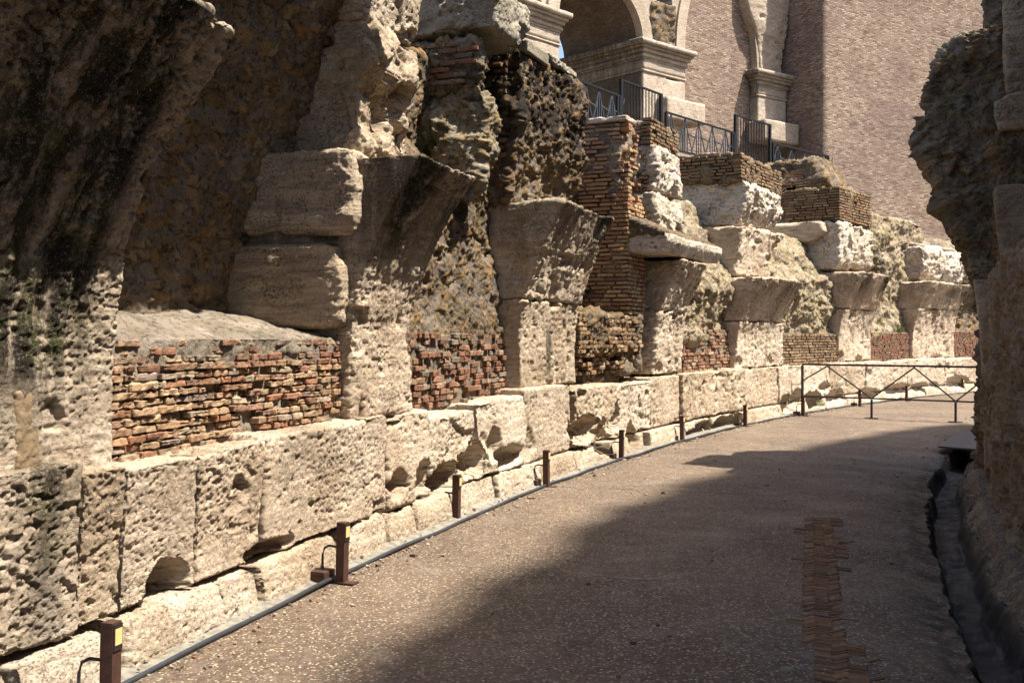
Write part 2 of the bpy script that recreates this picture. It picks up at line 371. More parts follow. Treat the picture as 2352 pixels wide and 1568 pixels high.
def solid(name, s0, s1, prof, ub, mat, parent=None, res=.012, disp=None, rnd=.03, bites=(), stain=None, ures=None, sfun=None, label=None, zb=None, faces=None):
    """a stone: front face follows prof [(u,z)...] bottom to top, back at ub, sides at s0/s1 (may be (bottom, top))"""
    s0 = s0 if isinstance(s0, tuple) else (s0, s0); s1 = s1 if isinstance(s1, tuple) else (s1, s1)
    if s1[0] < s0[0]: s0, s1 = s1, s0
    _, _, Lz = pinterp(prof, np.array([0.]))
    Ls = max(abs(s1[0]-s0[0]), abs(s1[1]-s0[1])); Lu = np.mean([p[0] for p in prof])-ub; rev = Lu < 0; Lu = abs(Lu)
    ures = ures or res*2
    nx, ny, nz = max(2, round(Ls/res)), max(2, round(Lu/ures)), max(2, round(Lz/res))
    A, Q = lattice(nx, ny, nz)
    if not rev: Q = Q[:, ::-1]
    L = np.array([Ls, Lu, Lz]); pm = A*L
    r = np.full(len(pm), rnd)*(1+.8*vnoise(pm*3.1+s0[0]*5)); r = np.clip(r, .004, L.min()*.45)[:, None]
    q = np.clip(pm, r, L-r); dv = pm-q; dl = np.linalg.norm(dv, axis=1, keepdims=True)
    pm = q + dv*np.minimum(1, r/np.maximum(dl, 1e-9))
    a, b, c = (pm/L).T
    uf, zf, _ = pinterp(prof, c)
    sa = (1-c)*s0[0]+c*s0[1]; sb = (1-c)*s1[0]+c*s1[1]
    s = sa+(sb-sa)*a
    if sfun is not None: s = sfun(s, zf)
    u = ub + (uf-ub)*b
    wc = np.stack([s, u, zf], -1)
    P = W(s, u, zf); N = vnormals(P, Q)
    at = {'wc': wc}
    if disp:
        d, ex = disp(P, N, wc); at.update(ex)
        d = d*np.clip(b*3, .15, 1)
    else: d = np.zeros(len(P))
    wc2 = wc.copy()
    if len(bites):                                # carve cavities into the front
        nb = 1+.35*fbm(wc*7+3, 3)
        unew = wc[:, 1].copy()
        for (bs, bz, bu, rs, rz, ru) in bites:
            rr = (((s-bs)/rs)**2+((zf-bz)/rz)**2)*nb
            cut = bu - ru*np.sqrt(np.clip(1-rr, 0, 1))
            unew = np.where((rr < 1) & (b > .3), np.minimum(unew, cut), unew)
        P = W(s, np.maximum(unew, ub+.03), zf); N = vnormals(P, Q)
    P = P+N*d[:, None]
    at['stain'] = stain(s, uf, zf, N) if stain else np.zeros(len(P))
    o = mesh(name, P, Q, mat, parent, at)
    if label: o['label'] = label
    return o
def rs(Z): return max(.0065, Z*.00125)

# ------------------------------------------------------------------ bricks
PAL_A = [((.33, .20, .115), 4), ((.31, .15, .085), 1.5), ((.37, .25, .15), 4), ((.33, .225, .14), 3), ((.26, .15, .10), 1.), ((.36, .285, .19), 1.5), ((.29, .22, .17), 1)]
PAL_T = [((.40, .235, .12), 4), ((.35, .165, .09), 2), ((.45, .31, .17), 3), ((.37, .24, .135), 3), ((.25, .14, .09), 1.5)]
PAL_RED = [((.22, .105, .065), 4), ((.26, .145, .09), 3), ((.17, .085, .055), 2), ((.27, .18, .12), 2), ((.21, .17, .13), 2)]
PAL_BR = [((.17, .11, .065), 3), ((.22, .15, .085), 4), ((.20, .10, .055), 2), ((.25, .185, .11), 3), ((.12, .08, .055), 2)]
PAL_NEW = [((.22, .125, .08), 3), ((.19, .10, .07), 3), ((.25, .155, .10), 2), ((.25, .10, .06), 1), ((.15, .10, .07), 1)]
def pick(pal, n):
    w_ = np.array([p[1] for p in pal], float); i = rng.choice(len(pal), n, p=w_/w_.sum())
    c = np.array([p[0] for p in pal])[i]*rng.uniform(.8, 1.2, (n, 1)); return c
def build_bricks(name, C, H, T, mat, parent, n=(7, 3, 3), rough=.006, rot=.03):
    """C centres (s,u,z), H half sizes, T tints -> one mesh"""
    A, Q = lattice(*n); K = len(C)
    v = A*2-1
    for ax in range(3):
        m_ = np.r_[-1, np.linspace(-.9, .9, n[ax]-1) if n[ax] > 2 else [0.], 1]; v[:, ax] = m_[np.round(A[:, ax]*n[ax]).astype(int)]
    k = .93; q = np.clip(v, -k, k); dv = v-q; dl = np.linalg.norm(dv, axis=1, keepdims=True)
    v = q+dv*np.minimum(1, (1-k)/np.maximum(dl, 1e-9))
    V = v[None]*H[:, None, :]
    ang = rng.normal(0, rot, (K, 2))
    s_, u_, z_ = V[..., 0].copy(), V[..., 1].copy(), V[..., 2].copy()
    V[..., 2] = z_ + s_*ang[:, :1]*.5; V[..., 1] = u_+s_*ang[:, 1:]
    wc = (V+C[:, None, :]).reshape(-1, 3)
    P = W(wc[:, 0], wc[:, 1], wc[:, 2])
    QQ = (Q[None, :, ::-1]+(np.arange(K)*len(A))[:, None, None]).reshape(-1, 4)
    N = vnormals(P, QQ)
    off = np.repeat(rng.uniform(0, 50, K), len(A))[:, None]
    P = P+N*((fbm(wc*22+off, 3)*rough+fbm(wc*9+off, 2)*rough*.5)[:, None])
    return mesh(name, P, QQ, mat, parent, {'wc': wc+off, 'tint': np.repeat(T, len(A), 0)}, smooth=False)
def brick_face(name, parent, h0, h1, z0, z1, n0, axis, rowh, blen, ero=None, pal=PAL_A, mat=None, n=(7, 3, 3), dep=.06, gap=.013, rough=.005, top=None, flip=1, palf=None, zbow=None):
    """rows of bricks over the face n=n0; axis 's' (front face, along s) or 'u' (side face, along u). ero(h,z)->(setback, missing probability)"""
    C, H, PV = [], [], []
    nr = int(round((z1-z0)/rowh))
    for r in range(nr):
        z = z0+(r+.5)*rowh; x = h0-random.uniform(0, blen)
        while x < h1:
            L = blen*random.uniform(.55, 1.35); xa, xb = max(x, h0), min(x+L, h1); x += L
            if xb-xa < .04: continue
            hc = (xa+xb)/2
            if top is not None and z > top(hc)+random.uniform(-.5, .5)*rowh: continue
            sb, miss = ero(hc, z) if ero else (0, 0)
            if random.random() < miss: continue
            pr = random.gauss(0, .006)-sb*random.uniform(.5, 1.2)
            hh = ((xb-xa)/2-gap/2)*random.uniform(.9, 1); hz = (rowh-gap)/2*random.uniform(.92, 1.02)
            zz = z+random.gauss(0, .0015)+(zbow(hc) if zbow else 0)
            nc = n0+flip*(pr-dep)
            if axis == 's': C.append((hc, nc, zz)); H.append((hh, dep, hz))
            else: C.append((nc, hc, zz)); H.append((dep, hh, hz))
            PV.append(palf(hc, z) if palf else 0)
    C, H = np.array(C), np.array(H)
    T = pick(pal, len(C))
    if palf:
        T2 = pick(PAL_RED, len(C)); PV = np.array(PV)[:, None]; T = np.where(rng.random((len(C), 1)) < PV, T2, T)
    nn = n if axis == 's' else (n[1], n[0], n[2])
    return build_bricks(name, C, H, T, mat or M['brick'], parent, nn, rough)

# ==================================================================  SETTING
def arcgrid(name, s0, s1, ucs, zf, mat, ds=.05, attrs=None, ufn=None):
    ss = np.arange(s0, s1+ds, ds); uc = np.array(ucs)
    SS, UU = np.meshgrid(ss, uc, indexing='ij'); s, u = SS.ravel(), UU.ravel()
    z = zf(s, u); P = W(s, u if ufn is None else ufn(s, u), z); n, m_ = SS.shape
    g = np.arange(n*m_).reshape(n, m_)
    Q = np.stack([g[:-1, :-1], g[:-1, 1:], g[1:, 1:], g[1:, :-1]], -1).reshape(-1, 4)
    at = {'wc': np.stack([s, u, z], -1)}
    if attrs: at.update(attrs(s, u))
    return mesh(name, P, Q[:, ::-1], mat, None, at)
GL, GR = 3.76, 4.12                              # gutter edges
def ufe(s, u):
    q = np.stack([s, 0*s, 0*s], -1)
    return u+.19*sst(3.4, .4, s)*np.exp(-((u-3.95)/.36)**2)+(fbm(q*1.2, 3)*.05+fbm(q*7, 3)*.022)*np.exp(-((u-GL)/.10)**2)+(fbm(q*1.2+50, 3)*.05+fbm(q*6+9, 3)*.03)*np.exp(-((u-GR)/.10)**2)
def fz(s, u):
    q = np.stack([s, u, 0*s], -1)
    z = fbm(q*1.1, 3)*.010+fbm(q*7, 3)*.004
    e_ = (u-3.72)
    return z-.035*sst(-.5, .0, e_)-.02*sst(-.12, 0, e_)
SB0, SB1 = -6., 36.
us = np.r_[np.linspace(-.6, 3.4, 90), np.linspace(3.42, GL, 16)]
fl = arcgrid('floor', SB0, SB1, us, fz, M['floor'], .045, lambda s, u: {'moss': np.clip(sst(3.3, 3.75, u)*.9 + sst(.1, -.1, u)*.3, 0, 1)}, ufe)
tag(fl, 'brown pebbled mortar floor of the curved corridor', 'floor', kind='structure')
def gz(s, u):
    q = np.stack([s, u, 0*s], -1); t_ = (u-GL)/(GR-GL)
    d = -.055-.20*np.minimum(sst(0, .22, t_), sst(1.0, .74, t_))
    return d+fbm(q*8, 3)*.018+fbm(q*np.array([1.5, 1, 1]), 2)*.02*sst(.2, .4, t_)*sst(.8, .6, t_)
def gshift(f): return f
gt = arcgrid('gutter', SB0, 22, np.linspace(GL, GR, 40), gz, M['gut'], .04, None, ufe)
tag(gt, 'dark slimy stone gutter channel at the foot of the right wall', 'gutter', kind='structure')
def kz(s, u):
    q = np.stack([s, u, 0*s], -1); t_ = (u-GR)/(4.5-GR)
    return -.055+.11*sst(0, .35, t_)+.05*t_+fbm(q*4, 3)*.02+fbm(q*14, 3)*.008
kb = arcgrid('path_edge', SB0, 22, np.linspace(GR, 4.55, 26), kz, M['floor'], .04, lambda s, u: {'moss': .55*sst(4.3, 4.1, u)}, ufe)
tag(kb, 'mossy pebbled kerb between gutter and right wall', 'kerb', kind='structure')
P = [(-300, -300, -.62), (300, -300, -.62), (300, 300, -.62), (-300, 300, -.62)]
gr = mesh('ground', P, [(0, 1, 2, 3)], M['floor'], None, {'wc': np.array(P)*1., 'moss': np.zeros(4)})
tag(gr, 'earth beneath the ruin', 'ground', kind='structure')
st = arcgrid('cement_strip', SB0+6, 33, np.linspace(-.25, -.045, 9), lambda s, u: .013+fbm(np.stack([s, u, 0*s], -1)*5, 3)*.006+.02*sst(-.10, -.2, u)-.01*sst(-.07, -.045, u), M['strip'], .06)
tag(st, 'pale grey cement strip along the foot of the stone plinth', 'strip', kind='structure')

# herringbone strip in the floor
def herringbone():
    C, H, T, An = [], [], [], []
    c0, c1 = (1905, 1190), (1935, 1568)
    def floorpt(px, py):
        Z = EYE*FOC/(py-HOR); return (px-1176)/FOC*Z, Z
    Zs = np.arange(4.6, 9.5, .033)
    vs, qs, tn, wcs = [], [], [], []
    k = 0
    for col in range(-4, 5):
        for j, Z in enumerate(Zs):
            py = HOR+EYE*FOC/Z
            X0 = 2.07+(Z-7)*.285; x = X0+col*.078
            px = 1176+FOC*x/Z
            cen = np.interp(py, [1190, 1300, 1400, 1480, 1568], [1890, 1882, 1892, 1905, 1945]); hw = np.interp(py, [1185, 1240, 1300, 1360, 1420, 1480, 1568], [38, 52, 62, 50, 62, 58, 74])
            if not (1188 < py < 1700): continue
            nn = vnoise(np.array([[x*6, Z*3., 1.], [x*17, Z*9., 5.]]))
            if abs(px-cen) > hw*(.8+.4*nn[0]+.3*nn[1]+random.gauss(0, .07)) or random.random() < .08+.25*max(0, nn[1]): continue
            a_ = math.radians(32 if (col % 2) else -32)+random.gauss(0, .05)
            L, Wd, hh = .050, .0125, random.uniform(.002, .006)+.003*nn[1]
            t = pick([((.16, .085, .045), 2), ((.20, .115, .06), 3), ((.11, .065, .04), 2)], 1)[0]
            ca, sa = math.cos(a_), math.sin(a_)
            A, Q = lattice(3, 1, 1)
            v = (A*2-1)*np.array([L, Wd, hh])
            P = np.stack([x+v[:, 0]*ca-v[:, 1]*sa, Z+v[:, 0]*sa+v[:, 1]*ca, v[:, 2]+.0+float(fz(np.array([(TH0-math.atan2(Z-CY, x-CX))*RR]), np.array([RR-math.hypot(x-CX, Z-CY)]))[0])], -1)
            vs.append(P); qs.append(Q[:, ::1]+k*len(A)); tn.append(np.repeat(t[None], len(A), 0)); k += 1
    P = np.concatenate(vs)
    o = mesh('floor_brick', P, np.concatenate(qs), M['herr'], None, {'wc': P, 'tint': np.concatenate(tn)}, smooth=False)
    tag(o, 'exposed strip of worn orange herringbone floor bricks', 'floor bricks', kind='structure')
herringbone()
# thin metal joints across the floor
for k, (pts, lab) in enumerate([([(1240, 1117), (1440, 1122), (1620, 1130), (1800, 1139)], 'thin pale joint line crossing the floor farther off'),
                  ([(930, 1296), (1040, 1299), (1130, 1303)], 'short thin pale joint line in the sunlit floor by the second lamp'),
                  ([(1390, 1326), (1480, 1330), (1560, 1331)], 'ragged grey cement scar in the shaded middle of the floor')]):
    up, dn = [], []
    zf2 = lambda x_, y_: float(fz(np.array([(TH0-math.atan2(y_-CY, x_-CX))*RR]), np.array([RR-math.hypot(x_-CX, y_-CY)]))[0])
    pts = [(np.interp(f_, [p[0] for p in pts], [p[0] for p in pts]), np.interp(f_, [p[0] for p in pts], [p[1] for p in pts])) for f_ in np.linspace(pts[0][0], pts[-1][0], 24)]
    for (px, py) in pts:
        Z = EYE*FOC/(py-HOR); x = (px-1176)/FOC*Z; wd = .006 if k < 2 else .03*(1-abs(2*(px-1390)/170-1))+.006*random.random()
        up.append((x, Z+wd, zf2(x, Z)+.003)); dn.append((x, Z-wd, zf2(x, Z)+.003))
    n_ = len(pts); Pv = up+dn+[(x, y, -.03) for x, y, z in up+dn]
    Q = []
    for i in range(n_-1): Q.append((n_+i, n_+i+1, i+1, i))
    for i in range(n_-1): Q.append((3*n_+i, 3*n_+i+1, n_+i+1, n_+i)); Q.append((i, i+1, 2*n_+i+1, 2*n_+i))
    o = mesh('floor_joint', Pv, Q, M['strip'], None, smooth=False); tag(o, lab, 'joint', kind='structure')

# ==================================================================  LEFT WALL
PZ = 1.0                                          # plinth top
# ---- plinth: one long wall, each block a part
pl = thing('stone_plinth', 'low base wall of huge pale travertine blocks running along the left side of the floor', 'wall', S(800), -.2, 0)
UPX = [-140, 188, 285, 452, 603, 840, 893, 992, 1098, 1206, 1250, 1318, 1422, 1500, 1568, 1712, 1790, 1905, 1990, 2085, 2170, 2262, 2345]
TOP = [1.05, .99, .97, .985, 1.0, 1.02, .99, .93, .99, 1.06, 1.06, 1.0, .98, 1.02, 1.04, 1.03, 1.02, 1.03, 1.02, 1.05, 1.03, 1.04]
PRO = [-.185, -.18, -.175, -.17, -.165, -.19, -.2, -.2, -.18, -.2, -.21, -.15, -.19, -.22, -.17, -.2, -.18, -.19, -.17, -.18, -.17, -.18]
def pb(px, py, rpx, rpy, ru, u=-.15):
    Z = Zd(px, u); f = FOC/Z
    # horizontal px per metre of s (foreshortened)
    ds = (S(px+4, u)-S(px-4, u))/8
    return (S(px, u), ZH(px, py, u), u+.05, rpx*ds, rpy/f, ru)
BITES = [pb(415, 1345, 48, 62, .42), pb(640, 1262, 60, 28, .3), 
         pb(928, 1112, 22, 42, .3), pb(985, 1105, 22, 50, .34), pb(1040, 1100, 40, 42, .5), pb(1100, 1060, 30, 45, .4), pb(1180, 1050, 32, 30, .35),
         pb(1150, 1020, 16, 50, .2), pb(1225, 1030, 20, 60, .2), pb(1345, 905, 14, 12, .16), pb(1350, 985, 34, 34, .3),
         pb(1400, 1005, 30, 42, .4), pb(1425, 960, 12, 50, .3), pb(1462, 1010, 14, 40, .3), pb(1490, 1015, 12, 30, .25), pb(1590, 1005, 18, 20, .3),
         pb(1620, 985, 22, 22, .35), pb(1665, 975, 26, 20, .35), pb(1700, 968, 12, 26, .25), pb(1625, 880, 10, 6, .12), pb(1812, 935, 18, 30, .4), pb(1835, 915, 14, 26, .3),
         pb(1870, 925, 26, 26, .45), pb(1925, 912, 26, 18, .35), pb(1900, 890, 18, 12, .25), pb(2000, 905, 26, 14, .3), pb(2065, 895, 34, 14, .35), pb(2120, 890, 22, 12, .3), pb(2205, 878, 30, 16, .35), pb(2150, 885, 12, 9, .2)]
SD = S(110, -.2)
for i in range(len(UPX)-1):
    u = PRO[i]-.02; Z = Zd((UPX[i]+UPX[i+1])/2, u); g = .002 if i < 3 else .006+.006*random.random(); tl = random.uniform(-.025, .025)
    a_, b_ = S(UPX[i], -.2)+g, S(UPX[i+1], -.2)-g
    bt = [b for b in BITES if a_-b[3] < b[0] < b_+b[3]]
    solid('stone_block', a_, b_, [(u-.045, .262), (u-.006+tl*.6, .285), (u+tl, .45), (u-tl, TOP[i])], -1.5, M['trav' if Z < 13 else 'trav_mid'], pl, rs(Z), d_trav(1.0, .4, i*3.1, fs=1 if Z < 13 else .55), .012 if i < 3 else .022, bt, ures=.02 if i < 5 else .05,
          stain=(lambda s, uf, z, N: .95*np.exp(-((s-SD)/.22)**2)*(.7+.5*vnoise(np.stack([s*6, uf, z*3], -1)))) if i == 0 else (lambda s, uf, z, N: .35*sst(.55, 1.0, z)*np.clip(fbm(np.stack([s*2, uf, z], -1), 2), 0, 1)))
LPX = [-160, 60, 290, 395, 520, 612, 732, 800, 903, 965, 1042, 1150, 1250, 1330, 1410, 1500, 1580, 1640, 1712, 1800, 1860, 1950, 2040, 2130, 2220, 2345]
for i in range(len(LPX)-1):
    Z = Zd((LPX[i]+LPX[i+1])/2, -.1); a_, b_ = S(LPX[i], -.14)+.012, S(LPX[i+1], -.14)-.012-(.05 if i % 3 == 1 else 0)
    uu = -.15-.03*random.random(); tp = .235+.025*random.random()
    bt = [(b[0], b[1], b[2], b[3], b[4], b[5]) for b in BITES if a_-.1 < b[0] < b_+.1 and i > 8 and b[1] < .35]
    sk = random.uniform(-.05, .05)
    solid('foot_block', (a_, a_+sk), (b_, b_+sk), [(uu+.015, -.12), (uu, .1), (uu-.035, tp)], -.9, M['trav'], pl, rs(Z), d_trav(.85, .3, 40+i*2.3), .035, bt, ures=.05)
# smooth repairs and drain stain left of the plinth
solid('backing', S(-140), S(2345), [(-.75, -.1), (-.75, .95)], -1.6, M['mort'], pl, .12, None, .01)

# ---- piers
def pier_u(z, ov, zt, u0=-.3, zs=1.6, pw=1.65):
    return u0+ov*np.clip((z-zs)/(zt-zs), 0, 1.2)**pw
def pprof(z0, z1, ov, zt, u0=-.3, n=9, zs=1.6): return [(float(pier_u(z, ov, zt, u0, zs)), float(z)) for z in np.linspace(z0, z1, n)]
def band1(s, uf, z, N):
    c = PS1 - .62 - .10*(z-1.6); w_ = .42
    g_ = np.exp(-((s-c)/w_)**2); ph = fbm(np.stack([s*3, z*.35, 0*s], -1), 2)
    return np.clip((g_*1.6+.55*sst(1.4, 2.6, z)*(.6+ph))*sst(1.0, 1.8, z), 0, 1)
PS1 = S(262, -.3)
def streaks(z0, z1, k=1., lo=0, hi=1, down=True):
    def f(s, uf, z, N):
        a_ = sst(z0, z1, z)*k
        ph = vnoise(np.stack([s*2.2, z*.3, 0*s+1.7], -1))
        return np.clip(a_*(.65+.9*ph), 0, 1)
    return f
PIERS = dict()
def pier(idx, label, pxl, pxr, joints, ov, zt, stn, u0=-.3, extra=None, taper=0, ampl=1., seed=0, tb=0., tops=0.):
    sl, sr = S(pxl, u0), S(pxr, u0); Z = Zd((pxl+pxr)/2, u0)
    t = thing('stone_pier', label, 'pier', (sl+sr)/2, u0, PZ, 'travertine piers of the left wall')
    js = joints
    for k in range(len(js)-1):
        top = k == len(js)-2
        a_, b_ = sl+random.uniform(-.02, .02), sr+random.uniform(-.02, .02)
        bt = [pb(*q) for q in (extra or []) if js[k]-.1 < ZH(q[0], q[1], u0) < js[k+1]+.1]
        bt = [(b[0], b[1], u0+.05, b[3], b[4], b[5]) for b in bt]
        solid('springer_block' if top else 'stone_block', (a_-taper*k, a_-taper*(k+1)), (b_, b_+(tops if top else 0)), pprof(js[k]+.006, js[k+1]-.006, ov, zt, u0), -1.7, M['trav' if Z < 13 else 'trav_mid'], t, rs(Z),
              d_trav(1.*ampl, .8, seed+k*5., .02, 1., fs=1 if Z < 13 else .55), .03, bt, ures=.02, stain=stn)
    PIERS[idx] = (t, sl, sr, Z)
    return t
p1 = pier(1, 'nearest huge leaning pier with broad black water streaks at the far left', -420, 262, [.96, 3.08], .72, 3.08, band1, seed=3)
u_ = -.285
for (xa, xb, ya, yb, nm, mt) in [(36, 92, 893, 1150, 'repair_strip', 'patch'), (30, 100, 1152, 1232, 'mortar_plug', 'mort')]:
    solid(nm, S(xa, u_), S(xb, u_), [(u_+(.06 if yb > 1200 else 0), ZH((xa+xb)/2, yb, u_)), (u_+(.03 if yb > 1200 else 0), ZH((xa+xb)/2, ya, u_))], -.5, M[mt], p1, .01, d_trav(.4, .2, xa), .02, ures=.03)
p2 = pier(2, 'large leaning pier with black streaks and stepped blocks on its shaded left flank', 806, 946, [.99, 2.95], .56, 2.95, streaks(1.9, 2.6, 1.1), seed=11, extra=[(870, 955, 8, 60, .1), (815, 940, 12, 30, .15)], tops=.12)
p3 = pier(3, 'leaning pier with a dark vertical scar, left of the tall brick pillar', 1196, 1326, [1.05, 2.02, 3.08], .5, 3.08, lambda s, u, z, N: np.clip(streaks(2.3, 3.1, .9)(s, u, z, N)+.95*np.exp(-((s-S(1258))/.10)**2-((z-1.45)/.32)**4), 0, 1), seed=21, extra=[(1215, 890, 12, 22, .12), (1290, 700, 10, 10, .2)])
p4 = pier(4, 'pier topped by a flat pale cornice slab, right of the tall brick pillar', 1504, 1566, [1.05, 2.03, 2.8], .45, 2.8, streaks(2.5, 2.9, .5), seed=31, extra=[(1535, 850, 12, 22, .12), (1562, 725, 7, 9, .2)])
p5 = pier(5, 'leaning pier with flat top and dark streaks, left of the neat brick panels', 1694, 1797, [1.04, 1.93, 2.77], .5, 2.77, streaks(2.1, 2.7, .7), seed=41, extra=[(1715, 835, 12, 20, .12), (1785, 830, 10, 20, .15)])
p6 = pier(6, 'leaning pier with black stained head between the two neat brick panels', 1928, 2000, [1.05, 2.32, 3.18], .55, 3.18, streaks(2.3, 3.0, 1.2), seed=51, extra=[(1945, 820, 7, 14, .2), (1985, 825, 10, 9, .2), (1960, 720, 4, 14, .2)])
p7 = pier(7, 'farthest leaning pier of stacked blocks beside the last brick panel', 2096, 2190, [1.03, 2.43, 3.17], .5, 3.17, streaks(2.2, 3.0, .7), seed=61, extra=[(2150, 730, 4, 30, .2), (2165, 822, 12, 6, .2)], tops=.2)

# side blocks visible on pier 2 (individually shaped, in shade, smoother)
def sideblock(parent, pxs, pxe, u0, u1, z0, z1, seed, mat='trav_side', name='stone_block', rnd=.05, amp=.6, thick=.5, ds=0, stain=None, bites=()):
    """block seen on its left flank: s from the flank plane; u from u0 (back) to u1 (front)"""
    s0 = pxs; Z = 8
    return solid(name, s0, s0+thick, [(u1-.03, z0), (u1+.02, (z0+z1)/2), (u1-.04, z1)], u0, M[mat], parent, rs(pxe), d_trav(amp, 1.6, seed, .03), rnd, bites, ures=rs(pxe)*1.3, stain=stain)
s2 = PIERS[2][1]
sideblock(p2, s2-.10, 8, -1.42, -.33, 1.68, 2.29, 70, thick=.6)
sideblock(p2, s2-.10, 8, -1.2, -.22, 2.36, 3.02, 71, thick=.6, rnd=.09, amp=.9)
# upper blocks above pier 2
up = solid('broken_block', S(838, -.3), S(838, -.3)+1.0, [(-.32, 3.0), (-.38, 3.5), (-.22, 3.7), (-.32, 4.05)], -1.2, M['trav'], p2, rs(8.5), d_trav(1.5, .8, 81, .10), .06,
           [(S(838)+.42, 3.38, -.25, .16, .22, .28), (S(838)+.75, 3.2, -.25, .2, .3, .2)], ures=.015)
solid('top_block', S(835, -.3)-.02, S(835, -.3)+1.0, [(-.30, 4.03), (-.26, 4.4), (-.3, 4.95)], -1.1, M['trav'], p2, rs(8.5), d_trav(1.2, .6, 91, .06), .07, (), ures=.02)

# ---- bays: rubble vault walls + brick panels
def vprof(kind):
    if kind == 'A2': return [(-1.10, 1.45), (-1.20, 1.74), (-1.22, 2.1), (-1.12, 2.5), (-.98, 2.9), (-.80, 3.4), (-.55, 4.0), (-.22, 4.55), (.0, 5.0)]
    if kind == 'A': return [(-.50, 1.50), (-.52, 1.60), (-1.22, 1.78), (-1.22, 2.1), (-1.12, 2.5), (-.98, 2.9), (-.80, 3.4), (-.55, 4.0), (-.22, 4.55), (-.05, 5.0)]
    if kind == 'B': return [(-.50, 1.50), (-.52, 1.66), (-.56, 2.0), (-.60, 2.4), (-.62, 2.8), (-.60, 3.1), (-.95, 3.5), (-.9, 4.4)]
    if kind == 'D': return [(-.50, 1.55), (-.52, 1.75), (-.50, 2.1), (-.44, 2.5), (-.55, 2.9), (-.75, 3.3), (-1.0, 3.7), (-1.3, 4.1)]
def bay(label, pxl, pxr, kind, mat, res, top=None, seed=0, ub=-3., big=.1, stone=.05, cell=9., prof=None, stain=None, mid=.035, hol=.05):
    a_, b_ = S(pxl, -.5), S(pxr, -.5)
    t = thing('rubble_wall', label, 'wall', (a_+b_)/2, -.8, 1.5, 'rubble concrete walls between the piers')
    solid('rubble_face', a_, b_, prof or vprof(kind), ub, M[mat], t, res, d_rub(big, stone, cell, seed, mid, hol), .03, (), ures=.1, stain=stain)
    return t
bA = bay('dark ochre rubble vault wall above the near eroded brick panel', -480, 880, 'A2', 'ruba', .011, seed=5, big=.07, stone=.022, cell=9, mid=.015, hol=.03)
solid('unseen_haunch', S(-480, -.5), S(880, -.5)-.62, [(.01, 5.01), (.45, 5.5), (1.2, 6.1)], -2., M['rub'], bA, .03, d_rub(.07, .022, 9, 5), .03, (), ures=.1)  # unseen upper part of the vault, its reach shaped to shade the bay
solid('dusty_ledge', S(225, -.5), S(812, -.5), [(-.43, 1.50), (-.45, 1.60), (-.8, 1.70), (-1.35, 1.82)], -1.6, M['dust'], bA, .012, lambda P, N, wc: (fbm(wc*2.2, 3)*.035+fbm(wc*9, 3)*.012+fbm(wc*30, 2)*.004, {'mask': sst(.3, .5, fbm(wc*7, 2)), 'cell': np.abs(fbm(wc*3, 1))}), .03, ures=.03)
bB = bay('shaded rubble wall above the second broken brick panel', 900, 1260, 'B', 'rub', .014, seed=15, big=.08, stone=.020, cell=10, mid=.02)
bC = bay('rubble behind the tall brick pillar', 1290, 1530, 'B', 'rub', .03, seed=25, prof=[(-1.1, 1.0), (-1.1, 2.5), (-1.2, 4.6)])
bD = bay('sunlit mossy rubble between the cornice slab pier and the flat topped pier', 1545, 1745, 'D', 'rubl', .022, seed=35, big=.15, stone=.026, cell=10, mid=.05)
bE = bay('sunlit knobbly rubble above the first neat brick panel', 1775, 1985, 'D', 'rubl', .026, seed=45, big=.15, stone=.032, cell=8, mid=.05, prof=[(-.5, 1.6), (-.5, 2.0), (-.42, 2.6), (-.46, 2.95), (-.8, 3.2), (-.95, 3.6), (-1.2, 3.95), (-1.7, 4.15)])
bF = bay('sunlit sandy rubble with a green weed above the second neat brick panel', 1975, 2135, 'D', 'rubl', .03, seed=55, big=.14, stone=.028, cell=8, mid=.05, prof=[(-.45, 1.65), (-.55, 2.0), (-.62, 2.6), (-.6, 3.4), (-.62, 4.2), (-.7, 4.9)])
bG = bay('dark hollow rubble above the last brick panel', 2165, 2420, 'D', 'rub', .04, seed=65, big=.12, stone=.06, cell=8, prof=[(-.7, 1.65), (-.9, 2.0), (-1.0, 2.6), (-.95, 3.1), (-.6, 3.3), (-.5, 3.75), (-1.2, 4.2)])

# brick panels
def panel(label, pxl, pxr, u, z0, z1, rowh, blen, ero, pal, palf=None, mort='mort', n=(7, 3, 3), rough=.005, gap=.013, mres=.014, top=None, dep=.06, mset=.02, med=None):
    a_, b_ = S(pxl, u), S(pxr, u)
    t = thing('brick_infill', label, 'brickwork', (a_+b_)/2, u, z0, 'brick panels above the plinth')
    o = brick_face('bricks', t, a_, b_, z0, z1, u, 's', rowh, blen, ero, pal, None, n, dep, gap, rough, top, palf=palf)
    def md(P, N, wc):
        d = fbm(wc*9, 3)*.006 + fbm(wc*30, 3)*.006; ex = {'mask': sst(.2, .4, fbm(wc*8, 2)), 'cell': np.abs(fbm(wc*3, 1))}
        if med is not None: d = d - med(wc[:, 0], wc[:, 2])
        return d, ex
    solid('mortar_bed', a_-.02, b_+.02, [(u-mset, z0-.05), (u-mset, z1+.005)], u-.5, M[mort], t, mres, md, .01, (), ures=.1)
    return t, a_, b_
sA0, sA1 = S(240, -.42), S(800, -.42)
def eroA(h, z):
    k = (h-sA0)/(sA1-sA0); d = math.exp(-((k-.45)/.22)**2-((z-1.18)/.26)**2)
    topk = max(0, min(1, (z-1.42)/.08))*(1 if k < .9 else .3)
    return d*.06+topk*.02, .01+.12*d+.22*topk
